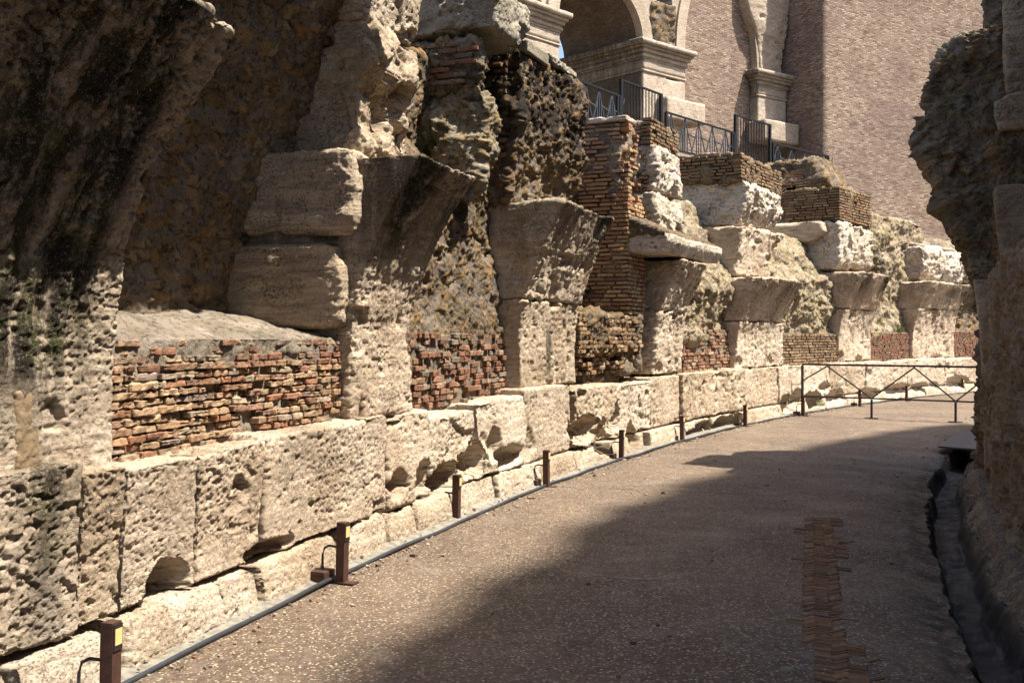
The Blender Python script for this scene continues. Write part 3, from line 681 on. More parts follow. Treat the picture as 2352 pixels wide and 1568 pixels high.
panel('near brick panel eroded into deep layered courses, red shards on top', 235, 800, -.40, 0.96, 1.60, .0457, .165, eroA, PAL_A, palf=lambda h, z: .75*(1 if z > 1.42 else .12), mort='dust', n=(8, 4, 4), rough=.011, mres=.011,
      med=lambda s, z: .085*np.exp(-((s-(sA0+.45*(sA1-sA0)))/(.24*(sA1-sA0)))**2-((z-1.18)/.26)**2))
panel('second brick panel of loose broken red bricks in grey mortar', 935, 1200, -.44, .96, 1.64, .058, .15, lambda h, z: (.05, .36), PAL_RED, mort='mort', n=(6, 4, 3), rough=.010, mres=.014, mset=.075)
panel('small panel of ragged orange bricks below mossy rubble', 1575, 1692, -.42, 1.02, 1.76, .058, .2, lambda h, z: (.04+.05*(z-1.02), .1+.25*(z-1.02)), PAL_A, palf=lambda h, z: .55, n=(5, 3, 3), rough=.008, mres=.025, mset=.075)
panel('first neat brown brick panel, behind the end of the barrier', 1797, 1928, -.38, 1.03, 1.72, .062, .28, lambda h, z: (0, 0), PAL_BR, n=(5, 2, 2), rough=.003, mres=.04, mset=.04, gap=.017, mort='rub')
panel('second neat brick panel, reddish, behind the barrier', 1998, 2118, -.38, 1.04, 1.78, .056, .28, lambda h, z: (0, 0), PAL_NEW, n=(5, 2, 2), rough=.003, mres=.04, mset=.04, gap=.017, mort='rub')
panel('last neat red brick panel at the right end of the wall', 2186, 2400, -.38, 1.04, 1.82, .056, .28, lambda h, z: (0, 0), PAL_NEW, n=(5, 2, 2), rough=.003, mres=.05, mset=.04, gap=.017, mort='rub')

# ==================================================================  UPPER PARTS OF THE LEFT WALL
def usolid(name, label, cat, pxa, pxb, u, z0, z1, ub, mat, disp, rnd=.06, grp=None, prof=None, parent=None, bites=(), stain=None, resk=1.):
    a_, b_ = S(pxa, u), S(pxb, u); Z = Zd((pxa+pxb)/2, u)
    p = parent if parent is not None else thing(name, label, cat, (a_+b_)/2, u, z0, grp)
    solid('block' if parent is None else name, a_, b_, prof or [(u, z0), (u+.0, z1)], ub, M[mat], p, rs(Z)*resk, disp, rnd, [pb(*q, u=u) for q in bites], ures=rs(Z)*resk*1.4, stain=stain)
    return p, a_, b_
# --- bay B: slabs and hanging rubble masses
g = 'stone slabs along the top of the left wall'
usolid('stone_slab', 'thick pale hanging slab with a jagged lower edge at the top of the wall', 'slab', 1133, 1210, -.18, 4.66, 5.10, -1.9, 'slab_grey', d_trav(1.6, .3, 3, .05), .03, g)
usolid('stone_slab', 'smooth grey square cut coping slab below the short railing', 'slab', 1212, 1262, -.22, 4.69, 4.82, -1.4, 'slab_grey', d_trav(.3, .2, 4), .012, g)
usolid('stone_slab', 'thin ragged coping slab over the black rubble mass', 'slab', 1265, 1331, -.22, 4.76, 4.88, -1.4, 'slab_grey', d_trav(1.0, .2, 5), .03, g)
tB = thing('rubble_mass', 'mossy bulging rubble mass hanging under the jagged slab, red bricks above it', 'rubble', S(1110), -.4, 3)
sB = S(1108, -.3)
solid('mortar_core', sB, sB+.16, [(-.34, 4.1), (-.34, 4.55)], -1.9, M['rubm'], tB, .014, d_rub(.05, .03, 10, 3), .02, ures=.016)
Cb, Hb = [], []
for _ in range(26):
    uu = random.uniform(-1.0, -.42); zz = 4.14+.062*random.randint(0, 6)
    Cb.append((sB-.005, uu, zz)); Hb.append((.05, random.uniform(.06, .10), .02))
build_bricks('bricks', np.array(Cb), np.array(Hb), pick(PAL_RED, len(Cb))*.8, M['brick'], tB, (3, 5, 2), .008)
solid('mossy_boulder', (sB-.10, sB-.02), sB+.2, [(-.42, 2.98), (-.30, 3.12), (-.22, 3.5), (-.24, 3.9), (-.33, 4.12)], -1.9, M['rubg'], tB, .013, d_rub(.12, .03, 11, 9, .06, .09), .04, ures=.018)
s3 = S(1187, -.3)
tB2 = thing('rubble_mass', 'blackened hanging rubble mass with dark bricks on its left side, above the third pier', 'rubble', s3+.5, -.4, 3.1)
solid('rubble_core', s3+.09, S(1334, -.3), [(-.42, 3.06), (-.40, 3.35), (-.30, 3.8), (-.26, 4.3), (-.30, 4.76)], -1.9, M['rub'], tB2, .016, d_rub(.09, .032, 10, 19), .05, ures=.022,
      stain=lambda s, u, z, N: .9*sst(3.7, 4.1, z))
brick_face('bricks', tB2, -1.7, -.42, 3.55, 4.62, s3, 'u', .075, .26, lambda h, z: (.03, .12), [((.11, .075, .045), 2), ((.17, .10, .05), 2), ((.07, .05, .035), 2)], None, (5, 2, 2), .10, .03, .008, flip=-1)
usolid('rubble_ledge', '', '', 1205, 1250, -.42, 2.95, 3.6, -1.5, 'rubl', d_rub(.1, .05, 7, 29), .15, parent=tB2)

# --- bay C: ragged brick panel and tall brick pillar
sC0, sC1 = S(1330, -.34), S(1476, -.34)
tC = thing('brick_infill', 'ragged dark brick panel with a deep hollow beneath, at the foot of the tall pillar', 'brickwork', (sC0+sC1)/2, -.34, 1.1, 'brick panels above the plinth')
def eroC(h, z):
    lowk = max(0, 1-(z-1.12)/.42)
    return (.08+.12*lowk if z < 1.42 else .05, .08 if z > 1.45 else .35)
brick_face('bricks', tC, sC0, sC1, 1.12, 1.93, -.30, 's', .058, .19, eroC, [((.20, .13, .07), 2), ((.28, .18, .10), 2), ((.14, .085, .05), 2), ((.33, .24, .15), 1)], None, (6, 4, 3), .10, .016, .014)
solid('mortar_bed', sC0, sC1, [(-.62, 1.0), (-.66, 1.25), (-.40, 1.45), (-.36, 1.93)], -1.5, M['rub'], tC, .02, d_rub(.06, .03, 12, 39), .02, ures=.03)
sT0, sT1 = S(1443, -.34), S(1484, -.34)
tT = thing('brick_pillar', 'tall pillar of thin orange brick courses rising from the hollow panel', 'pillar', (sT0+sT1)/2, -.6, 1.9)
def eroT(h, z):
    k = max(0, min(1, (z-3.55)/.3))*max(0, min(1, (h+.75)/.25))
    return (.02+.10*k, .03+.35*k)
def eroTf(h, z):
    k = max(0, min(1, (z-3.5)/.3))
    return (.01+.14*k, .02+.35*k)
brick_face('bricks', tT, -1.6, -.34, 1.95, 4.78, sT0, 'u', .060, .27, eroT, PAL_T, None, (6, 2, 2), .08, .018, .006, flip=-1)
brick_face('front_bricks', tT, sT0+.03, sT1, 1.95, 4.70, -.34, 's', .060, .2, eroTf, PAL_T, None, (5, 2, 2), .08, .018, .006, top=None)
solid('mortar_core', sT0+.075, sT1-.02, [(-.41, 1.1), (-.41, 3.4), (-.52, 3.7), (-.50, 4.76)], -1.7, M['mort'], tT, .025, d_rub(.03, .01, 12, 49), .02, ures=.03)
solid('marble_cap', sT0-.02, sT0+.42, [(-.36, 4.72), (-.36, 4.80)], -.95, M['trav_pale'], tT, .02, d_trav(.6, .2, 59, fs=.5), .02, ures=.03)
# --- radial wall above pier 4
s40, s41 = S(1490, -.5), S(1553, -.5)
t4 = thing('brick_stack', 'brown brick stack with pale pitted travertine blocks beneath, just right of the tall pillar', 'brickwork', (s40+s41)/2, -.6, 3.2)
brick_face('side_bricks', t4, -1.8, -.52, 3.3, 4.98, s40, 'u', .06, .22, lambda h, z: (.04, .14), PAL_A, None, (5, 2, 2), .1, .02, .010, flip=-1, palf=lambda h, z: .35)
brick_face('bricks', t4, s40-.05, s41+.02, 4.62, 5.02, -.44, 's', .06, .2, lambda h, z: (.015, .04), PAL_BR, None, (5, 2, 2), .08, .018, .006)
solid('mortar_core', s40+.07, s41, [(-.6, 3.2), (-.52, 4.6), (-.50, 4.99)], -2.2, M['rubm'], t4, .03, d_rub(.05, .02, 10, 69), .02, ures=.05)
solid('travertine_block', s40+.05, s41+.06, [(-.44, 3.92), (-.38, 4.2), (-.42, 4.62)], -1.0, M['trav_pale'], t4, .02, d_trav(1.5, .2, 71, .04, fs=.5), .05, ures=.03)
solid('travertine_block', s40, s41+.1, [(-.36, 3.25), (-.34, 3.5), (-.44, 3.90)], -1.0, M['trav_pale'], t4, .02, d_trav(1.5, .2, 75, .06, fs=.5), .06, ures=.03)
solid('rubble_foot', s40+.3, s41+.55, [(-.32, 3.0), (-.42, 3.35), (-.7, 3.7)], -1.4, M['trav_pale'], t4, .022, d_trav(2., .2, 79, .12, fs=.5), .1, ures=.03)
# --- cornice over pier 4
tc4 = thing('cornice_slab', 'flat pale cornice slab with a sloping brown mortar top on the pier beside the tall pillar', 'slab', S(1540), .1, 2.83)
solid('slab', S(1504, -.0)-.1, S(1566)+.55, [(.12, 2.84), (.21, 3.0), (.21, 3.10)], -.9, M['trav_pale'], tc4, .018, d_trav(.4, .5, 81, fs=.5), .015, ures=.03)
solid('round_end', S(1504, -.2)-.42, S(1504, -.0)-.09, [(-.05, 2.90), (.0, 3.02), (-.08, 3.14)], -.9, M['trav_side'], tc4, .016, d_trav(.7, .5, 83), .07, ures=.02)
solid('mortar_top', S(1504, -.0)-.1, S(1566)+.5, [(.17, 3.09), (.10, 3.14), (-.5, 3.42)], -1.2, M['rub'], tc4, .02, d_rub(.03, .015, 12, 85), .02, ures=.05)
# --- above pier 5
s50, s51 = S(1703, -.3), S(1797, -.3)
t5 = thing('block_stack', 'broken pale travertine blocks on the flat topped pier, brown bricks on top', 'stonework', (s50+s51)/2, -.4, 2.8)
solid('lower_block', S(1708, -.3)-.25, s51-.1, [(-.34, 2.80), (-.30, 3.2), (-.22, 3.75)], -1.1, M['trav'], t5, .022, d_trav(1.3, .8, 91, .05), .06, [pb(1785, 600, 16, 50, .4, -.3)], ures=.03)
solid('upper_block', S(1712, -.3)-.1, S(1790, -.3), [(-.42, 3.78), (-.25, 4.1), (-.22, 4.5), (-.35, 4.66)], -1.9, M['trav_pale'], t5, .022, d_trav(1.5, .6, 95, .07, fs=.5), .07, ures=.03)
solid('mortar_core', s50+.05, s51, [(-.34, 4.6), (-.36, 5.1)], -2.4, M['rub'], t5, .035, d_rub(.05, .02, 10, 97), .02, ures=.05)
brick_face('side_bricks', t5, -2.4, -.3, 4.66, 5.14, s50, 'u', .062, .26, lambda h, z: (.015, .06), PAL_BR, None, (5, 2, 2), .1, .018, .007, flip=-1)
brick_face('bricks', t5, s50, s51, 4.66, 5.12, -.3, 's', .062, .24, lambda h, z: (.01, .05), PAL_BR, None, (5, 2, 2), .08, .018, .007)
solid('mossy_top', s50+.1, s51-.15, [(-.42, 5.10), (-.6, 5.2)], -2.3, M['mort'], t5, .04, d_rub(.06, .02, 10, 99), .05, ures=.05)
# --- above pier 6
s60, s61 = S(1929, -.3), S(2004, -.3)
t6 = thing('block_stack', 'pale travertine blocks under a dark brick stack with a broken rubble mound on top', 'stonework', (s60+s61)/2, -.4, 3.2)
solid('travertine_block', s60-.05, s60+.85, [(-.42, 3.25), (-.28, 3.5), (-.26, 4.1), (-.3, 4.42)], -2.0, M['trav_pale'], t6, .03, d_trav(1.4, .6, 101, .06, fs=.5), .06, ures=.04)
solid('travertine_block', s60+.87, s61+.12, [(-.36, 3.35), (-.26, 3.7), (-.30, 4.38)], -1.6, M['trav_pale'], t6, .03, d_trav(1.4, .4, 105, .06, fs=.5), .08, ures=.05)
solid('side_slab', s60-.35, s60+.3, [(-.9, 3.9), (-.55, 4.15), (-.62, 4.42)], -3.0, M['trav_side'], t6, .035, d_trav(1., .9, 107), .08, ures=.045)
solid('mortar_core', s60+.05, s61, [(-.36, 4.4), (-.38, 5.25)], -3.2, M['rub'], t6, .04, d_rub(.05, .02, 10, 109), .02, ures=.06)
brick_face('side_bricks', t6, -3.2, -.3, 4.44, 5.24, s60, 'u', .066, .30, lambda h, z: (.01, .03), PAL_BR, None, (4, 2, 2), .1, .020, .005, flip=-1)
brick_face('bricks', t6, s60, s61, 4.44, 5.24, -.3, 's', .066, .26, lambda h, z: (.01, .03), PAL_BR, None, (4, 2, 2), .08, .020, .005)
solid('rubble_mound', s60+.25, s61-.1, [(-.65, 5.25), (-.85, 5.6), (-1.15, 5.95), (-1.4, 6.05)], -3.0, M['rub'], t6, .04, d_rub(.16, .06, 6, 111), .22, ures=.05, sfun=lambda s, z: s60+1.0+(s-s60-1.0)*(1-.45*sst(5.3, 6., z)))
Cb, Hb = [], []
for _ in range(150):
    zz = 5.3+.07*random.randint(0, 7); k = (zz-5.3)/.6
    Cb.append((s60+.28+.35*k+random.uniform(0, .05), random.uniform(-2.7, -.85-.5*k), zz)); Hb.append((.06, random.uniform(.06, .14), .024))
build_bricks('loose_bricks', np.array(Cb), np.array(Hb), pick(PAL_A, len(Cb))*.8, M['brick'], t6, (2, 3, 2), .012, .2)
solid('rubble_side', s61+.05, s61+1.5, [(-.62, 3.0), (-.55, 3.6), (-.6, 4.4), (-.85, 4.95)], -2.6, M['rubm'], t6, .035, d_rub(.14, .06, 6, 113), .15, ures=.06)
# --- above pier 7
s70, s71 = S(2122, -.3), S(2208, -.3)
t7 = thing('block_stack', 'two rough pale travertine blocks on the farthest pier', 'stonework', (s70+s71)/2, -.4, 3.2)
solid('travertine_block', s70-.2, (s70+s71)/2, [(-.34, 3.22), (-.2, 3.6), (-.22, 4.0), (-.32, 4.2)], -1.7, M['trav_pale'], t7, .035, d_trav(1.5, .5, 121, .07, fs=.5), .1, ures=.05)
solid('travertine_block', (s70+s71)/2+.02, s71+.3, [(-.34, 3.24), (-.18, 3.6), (-.25, 4.15)], -1.5, M['trav_pale'], t7, .035, d_trav(1.6, .3, 125, .09, fs=.5), .12, ures=.05)
solid('thin_slab', s70-.1, s71+.1, [(-.5, 4.2), (-.48, 4.3)], -1.7, M['trav_far'], t7, .05, d_trav(.6, .3, 127), .02, ures=.05)
tG = thing('rubble_mass', 'layered brown rubble sloping behind the farthest pier', 'rubble', S(2230), -1, 3.2)
solid('rubble_slope', S(2150, -1), S(2420, -1), [(-.7, 3.2), (-.85, 3.7), (-1.6, 4.4), (-2.0, 4.75)], -3.5, M['rubm'], tG, .045, d_rub(.14, .06, 5, 131), .1, ures=.08)
# concrete mass behind the piers
tK = thing('terrace_mass', 'brown brick faced mass carrying the upper terrace and its railing', 'wall', S(1500, -5), -5, 0)
def fsolid(*a, **k): return solid(*a, **k)
solid('terrace_body', S(600, -6), S(1912, -6.2), [(-5.8, 0), (-5.8, 6.93)], -13.9, M['mort'], tK, .2, None, .02, ures=.5)
solid('lower_body', S(300, -3), S(2400, -3), [(-3.0, 0), (-3.0, 3.6)], -5.75, M['mort'], tK, .2, None, .02, ures=.5)

# ==================================================================  UPPER RAILING
def tube(bm_, pts, r, n=8):
    """append a tube along pts to (V,Q) lists"""
    V, Q = bm_; base = len(V); pts = [Vector(p) for p in pts]
    for i, p in enumerate(pts):
        d = (pts[min(i+1, len(pts)-1)]-pts[max(i-1, 0)]).normalized()
        x = d.orthogonal().normalized() if abs(d.z) > .95 else d.cross(Vector((0, 0, 1))).normalized()
        y = d.cross(x)
        for k in range(n):
            a_ = 2*math.pi*k/n+math.pi/n; V.append(tuple(p+(x*math.cos(a_)+y*math.sin(a_))*r))
    for i in range(len(pts)-1):
        for k in range(n):
            a_, b_ = base+i*n+k, base+i*n+(k+1) % n; Q.append((a_, b_, b_+n, a_+n))
    for e_ in (0, len(pts)-1):
        if n == 4: q = [base+e_*n+k for k in range(4)]; Q.append(tuple(q if e_ else q[::-1]))
        else:
            for k in range(1, n-1, 2): Q.append((base+e_*n, base+e_*n+k, base+e_*n+k+1, base+e_*n+min(k+2, n-1)) if k+2 < n else (base+e_*n, base+e_*n+k, base+e_*n+k+1, base+e_*n+k+1))
    return bm_
def bar(name, p, q, r, mat, parent, n=4, smooth=False, extra=()):
    b = tube(([], []), [p, q], r, n)
    for (x, y) in extra: tube(b, [x, y], r, n)
    return mesh(name, b[0], b[1], mat, parent, smooth=smooth)
def tall_panel(pa, pb_, u, z0, z1, nb, label):
    a_, b_ = S(pa, u), S(pb_, u)
    t = thing('railing', label, 'railing', (a_+b_)/2, u, z0, 'railing panels of upright bars')
    for s_ in (a_, b_): bar('post', Wp(s_, u, z0), Wp(s_, u, z1+.02), .06, M['rail'], t)
    bar('top_rail', Wp(a_, u, z1), Wp(b_, u, z1), .035, M['rail'], t)
    bar('bottom_rail', Wp(a_, u, z0+.12), Wp(b_, u, z0+.12), .03, M['rail'], t)
    for k in range(1, nb): s_ = a_+(b_-a_)*k/nb; bar('bar', Wp(s_, u, z0+.12), Wp(s_, u, z1), .016, M['rail'], t)
def x_panel(pa, pb_, u, z0, z1, nb, label):
    a_, b_ = S(pa, u), S(pb_, u)
    t = thing('railing', label, 'railing', (a_+b_)/2, u, z0, 'lattice railing panels')
    for s_ in (a_, b_-.12, b_): bar('post', Wp(s_, u, z0), Wp(s_, u, z1), .05, M['rail'], t)
    bar('top_rail', Wp(a_, u, z1), Wp(b_, u, z1), .035, M['rail'], t)
    bar('bottom_rail', Wp(a_, u, z0+.12), Wp(b_, u, z0+.12), .03, M['rail'], t)
    n = nb
    for k in range(n):
        c0 = a_+(b_-a_)*(k+.35)/n; w_ = (b_-a_)/n; h = z1-z0-.12
        bar('bar', Wp(c0, u, z0+.12), Wp(c0, u, z1), .016, M['railx'], t)
        V = ([], []); zt, zm, zb_ = z1-.02, z1-.42*h, z0+.14
        for sg in (-1, 1):
            tube(V, [Wp(c0, u, zt), Wp(c0+sg*.16*w_, u, z1-.30*h), Wp(c0+sg*.16*w_, u, zb_)], .018, 4)
            tube(V, [Wp(c0+sg*.16*w_, u, z1-.33*h), Wp(c0+sg*.55*w_, u, zb_)], .018, 4)
        tube(V, [Wp(c0+.16*w_, u, zm), Wp(c0+.84*w_, u, zm-.08)], .022, 4)
        tube(V, [Wp(c0+.45*w_, u, zb_), Wp(c0+w_, u, zt)], .018, 4)
        mesh('lattice', V[0], V[1], M['railx'], t, smooth=False)
RU, RZ0, RZ1 = -6.0, 6.93, 8.05
tall_panel(1140, 1236, RU, RZ0, 8.15, 17, 'short stretch of black upright bar railing above the grey coping slab')
x_panel(1240, 1424, RU, RZ0, RZ1, 6, 'lattice railing running behind the blackened rubble mass')
tall_panel(1427, 1518, RU, RZ0, 8.5, 13, 'taller black upright bar railing panel above the brick pillar')
x_panel(1530, 1686, RU, RZ0, RZ1, 5, 'lattice railing panel in front of the pale brick infill wall')
tall_panel(1689, 1768, RU, RZ0, 8.62, 13, 'taller black upright bar railing panel in front of the small far pilaster')
x_panel(1775, 1902, RU, RZ0, RZ1, 4, 'lattice railing panel sinking behind the brick mound')

# ==================================================================  FAR ARCADE
FU = -14.; IMP = 13.72
def zf_(px, py, u=FU): return ZH(px, py, u)
def ublk(name, parent, s0, s1, u0, u1, z0, z1, mat, rnd=.02, res=.25, disp=None, bites=()):
    sf = lambda s, u, z, N: .5*(s < s0+.06)*sst(IMP-5, IMP, z)+.25*sst(IMP-1.6, IMP, z)  # left side darkened as painted shade; light stain near the top
    return solid(name, s0, s1, [(u1, z0), (u1, z1)], u0, M[mat], parent, res, disp, rnd, bites, ures=res, stain=sf if mat == 'trav_far' else None)
def impost(parent, s0, s1, u0, u1, zt, h):
    """stack of mouldings wrapped round the pier"""
    prof = [(.04, 0, .07), (.02, .07, .40), (.05, .40, .46), (.10, .46, .56), (.06, .56, .62), (.16, .62, .74), (.24, .74, .84), (.34, .84, 1.0)]
    for (o, a_, b_) in prof:
        ublk('moulding', parent, s0-o, s1+o, u0, u1+o, zt-h+a_*h, zt-h+b_*h-.002, 'trav_far', .015, .12, d_trav(.35, .3, o*9))
def radial_u(px_front, px_back, u):               # u of the point on the same radial plane seen at px_back
    s = S(px_front, u); lo, hi = u-25, u+25
    th = TH0-s/RR; q = (px_back-1176)/FOC
    # CX+r cos = q*(CY+r sin)
    r = (q*CY-CX)/(math.cos(th)-q*math.sin(th)); return RR-r
ubk = radial_u(1476, 1294, FU)
def arc_poly(name, parent, s_c, R, z0, ztop, s_end, u0, u1, mat, thick=None, seg=18, side=1, amax=math.pi/2):
    """wall from an arch edge (centre s_c, radius R, springing z0) to s_end, from z0 to ztop"""
    pts = []
    for k in range(seg+1):
        a_ = amax*k/seg; pts.append((s_c+side*R*math.cos(a_), z0+R*math.sin(a_)))
    V, Q = [], []
    n = len(pts)
    for (s_, z_) in pts:
        for (uu, ss, zz) in ((u1, s_, z_), (u1, s_end if not thick else s_+side*thick*(s_-s_c)/(side*R), ztop if not thick else z_+thick*(z_-z0)/R), (u0, s_, z_), (u0, s_end if not thick else s_+side*thick*(s_-s_c)/(side*R), ztop if not thick else z_+thick*(z_-z0)/R)):
            V.append((ss, uu, zz))
    for i in range(n-1):
        a_, b_ = 4*i, 4*i+4
        Q += [(a_, b_, b_+1, a_+1), (a_+2, a_+3, b_+3, b_+2), (a_, a_+2, b_+2, b_), (a_+1, b_+1, b_+3, a_+3)]
    V = np.array(V); P = W(V[:, 0], V[:, 1], V[:, 2])
    return mesh(name, P, Q, M[mat], parent, {'wc': V, 'stain': np.zeros(len(V))}, smooth=False)
a1r = S(1284, FU); a2l, a2r = S(1476, FU), S(1573, FU); a3l, a3r = S(1740, FU), S(1806, FU)
IMP = 13.72; IH = 1.25
tA1 = thing('arcade_pier', 'pale far arcade pier with moulded cornice, left of the sliver of sky', 'pier', a1r-1.5, FU, 7, 'travertine piers of the far arcade')
ublk('shaft', tA1, a1r-3.0, a1r, ubk, FU, 7, IMP-IH, 'trav_far', .02, .12, d_trav(.5, .8, 7))
impost(tA1, a1r-3.0, a1r, ubk, FU, IMP, IH)
tA2 = thing('arcade_pier', 'broad far arcade pier with moulded cornice and a dark shaded left side', 'pier', a2l+1, FU, 7, 'travertine piers of the far arcade')
ublk('shaft', tA2, a2l, a2r, ubk, FU, 7, IMP-IH, 'trav_far', .02, .10, d_trav(.5, .8, 17), bites= [pb(1545, 165, 22, 20, .5, FU), pb(1568, 172, 10, 12, .4, FU)])
ublk('side_face', tA2, a2l-.03, a2l+.3, ubk, FU-.12, 7, IMP-IH-.01, 'trav_shade', .01, .12, d_trav(.3, .6, 18))  # slightly proud dark slab that paints the shade on the left side
impost(tA2, a2l, a2r, ubk, FU, IMP, IH)
ublk('base_block', tA2, S(1530, FU+.5), S(1618, FU+.5), FU-.3, FU+.55, 10.6, 11.5, 'trav_far', .03, .12, d_trav(.4, .3, 27))
Ra = (a2l-a1r)/2; sc_ = (a2l+a1r)/2
w1 = thing('arcade_wall', 'shaded vault and arch edge rising from the broad far pier', 'arch', sc_, FU, IMP)
arc_poly('arch_ring', w1, sc_, Ra, IMP, 0, 0, ubk+.2, FU+.02, 'trav_far', thick=.5, side=1)
arc_poly('spandrel', w1, sc_, Ra+.5, IMP, IMP+Ra+2, a2l+1.15, ubk+.2, FU-.1, 'trav_far', side=1)
arc_poly('soffit', w1, sc_, Ra-.04, IMP, 0, 0, ubk+.1, FU-.35, 'trav_shade', thick=.035, side=1)  # soffit skins in dark stone, shade put into the colour
arc_poly('soffit', w1, sc_, Ra-.04, IMP, 0, 0, ubk+.1, FU-.35, 'trav_shade', thick=.035, side=-1)
arc_poly('arch_ring', w1, sc_, Ra, IMP, 0, 0, ubk+.2, FU+.02, 'trav_far', thick=.5, side=-1)
arc_poly('spandrel', w1, sc_, Ra+.5, IMP, IMP+Ra+2, a1r-4., ubk+.2, FU-.1, 'trav_far', side=-1)
Rb = 9.; am = .62
w2 = thing('arcade_wall', 'pale arch edge and weathered tuff patch between the two far arches', 'arch', a2r, FU, IMP)
arc_poly('arch_ring', w2, a2r+Rb, Rb, IMP, 0, 0, FU-1.6, FU+.02, 'trav_far', thick=.45, side=-1, amax=am)
arc_poly('spandrel', w2, a2r+Rb, Rb+.45, IMP, IMP+8, a2l+1.17, FU-1.6, FU-.08, 'trav_far', side=-1, amax=am)
sc2 = (a3l+a2r)/2
ublk('tuff_patch', w2, a2l+.5, a2r-.45, FU-.6, FU+.02, IMP+.06, IMP+1.75, 'rub', .12, .06, d_rub(.1, .05, 6, 141))
arc_poly('arch_ring', w2, a3l+.1-Rb, Rb, IMP, 0, 0, FU-1.6, FU-.12, 'trav_far', thick=.5, side=1, amax=am)
tI = thing('infill_wall', 'brick infill wall closing the far arch between pier and pilaster', 'wall', sc2, FU, 6)
ublk('brickwork', tI, a2r-.05, a3l+1.2, FU-1.4, FU-.45, 5., IMP+12, 'wallb', .01, .3)
tP = thing('pilaster', 'slim pale far pilaster with moulded capital beside the tall brick buttress', 'pilaster', a3l+.6, FU, 10.4)
ublk('shaft', tP, a3l, a3r+.0, FU-.5, FU, 11.4, IMP-1.15, 'trav_far', .03, .08, d_trav(.5, .7, 37), [pb(1782, 222, 7, 8, .3, FU)])
impost(tP, a3l, a3r, FU-.4, FU, IMP, 1.15)
ublk('base_block', tP, S(1752, FU+.6), S(1833, FU+.6), FU-.3, FU+.7, 10.45, 11.4, 'trav_far', .04, .12, d_trav(.4, .3, 47))
solid('broken_stone', a3l+.15, a3r-.1, [(FU-.05, IMP+.01), (FU-.1, IMP+1.2), (FU+.05, IMP+2.2), (FU+.1, IMP+4.5)], FU-.6, M['trav_far'], tP, .07, d_trav(1.3, .2, 57, 0., fs=.3), .03, [pb(1788, 98, 5, 4, .3, FU)], ures=.1,
      sfun=lambda s, z: s+(s-(a3l+a3r)/2)*(.8*sst(IMP+.8, IMP+3.5, z)-.15*sst(IMP+1.2, IMP, z))-.3*sst(IMP+1.2, IMP+3, z))
usp = radial_u(1812, 1890, FU)
tU = thing('brick_buttress', 'huge plain wall of pinkish brick filling the upper right, its left side in shade', 'wall', S(1812, FU)+4, usp, 4)
ublk('brickwork', tU, S(1812, FU), S(1812, FU)+26, FU-2, usp, 3.8, 27, 'wallb', .02, .3, lambda P, N, wc: (fbm(wc*.5, 2)*.03, {}))

# ==================================================================  RIGHT WALL
def rad(px, py, s):                               # (u,z) where a pixel meets the radial plane s
    th = TH0-s/RR; q = (px-1176)/FOC
    r = (q*CY-CX)/(math.cos(th)-q*math.sin(th)); y = CY+r*math.sin(th)
    return RR-r, EYE-(py-HOR)*y/FOC
sR = SZ(12.3, 4.2)
sil = [(2262, 1080), (2262, 800), (2250, 700), (2236, 640), (2222, 574), (2191, 526), (2166, 467), (2160, 430), (2133, 376), (2105, 315), (2108, 285), (2120, 229), (2138, 173), (2176, 107), (2215, 80), (2262, 61)]
pr = [rad(x, y, sR) for x, y in sil]; pr[0] = (pr[0][0], -.1)
tR = thing('vault_stump', 'dark overhanging rubble vault stump at the right edge of the view', 'rubble', sR+.8, 4.4, 0)
solid('rubble_core', sR, sR+2.2, pr, 6.6, M['rubr'], tR, .016, d_rub(.10, .04, 9, 151, .05, .08), .05, ures=.025)
sil2 = [(2262, 1080), (2258, 900), (2250, 740), (2234, 640)]
pr2 = [rad(x, y, sR-.12) for x, y in sil2]; pr2[0] = (pr2[0][0], -.1)
solid('edge_stone', sR-.12, sR+.5, pr2, pr2[0][0]+.24, M['trav'], tR, .016, d_trav(.8, .6, 161), .03, ures=.016)
uq = rad(2306, 100, sR-.5)
solid('brick_column', sR+.3, sR+1.6, [(rad(2260, 60, sR+.3)[0], rad(2260, 64, sR)[1]), (rad(2260, 0, sR+.3)[0], 6.6)], 6.4, M['rubr'], tR, .03, d_rub(.04, .02, 9, 3), .03, ures=.03)
rw = thing('right_wall', 'shaded travertine and brick wall rising beside the gutter on the right', 'wall', SZ(8, 4.33), 4.6, 0)
sE = SZ(-3.5, 4.33)
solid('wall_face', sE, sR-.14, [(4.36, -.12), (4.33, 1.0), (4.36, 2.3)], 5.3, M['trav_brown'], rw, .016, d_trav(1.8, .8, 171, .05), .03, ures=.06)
def rpiece(nm, ds, pts_l, uback, mat, thick, disp, res=.016, rnd=.03):
    p = [rad(x, y, sR-ds) for x, y in pts_l]
    return solid(nm, sR-ds, sR-ds+thick, p, uback, M[mat], rw, res, disp, rnd, ures=res*1.2)
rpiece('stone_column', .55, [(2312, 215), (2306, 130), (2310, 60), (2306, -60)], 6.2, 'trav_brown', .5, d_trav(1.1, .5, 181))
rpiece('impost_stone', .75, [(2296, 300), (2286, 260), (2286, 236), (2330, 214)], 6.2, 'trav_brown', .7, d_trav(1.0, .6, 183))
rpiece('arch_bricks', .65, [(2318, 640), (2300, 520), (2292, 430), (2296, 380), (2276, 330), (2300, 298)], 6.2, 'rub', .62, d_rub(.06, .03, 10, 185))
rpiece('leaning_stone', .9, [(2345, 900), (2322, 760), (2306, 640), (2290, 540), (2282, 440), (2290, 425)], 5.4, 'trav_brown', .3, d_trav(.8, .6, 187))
brick_face('brick_patch', rw, sR-1.9, sR-.95, .9, 1.75, 4.36, 's', .06, .2, lambda h, z: (.0, .1), PAL_RED, None, (4, 2, 2), .06, .016, .008, flip=-1)
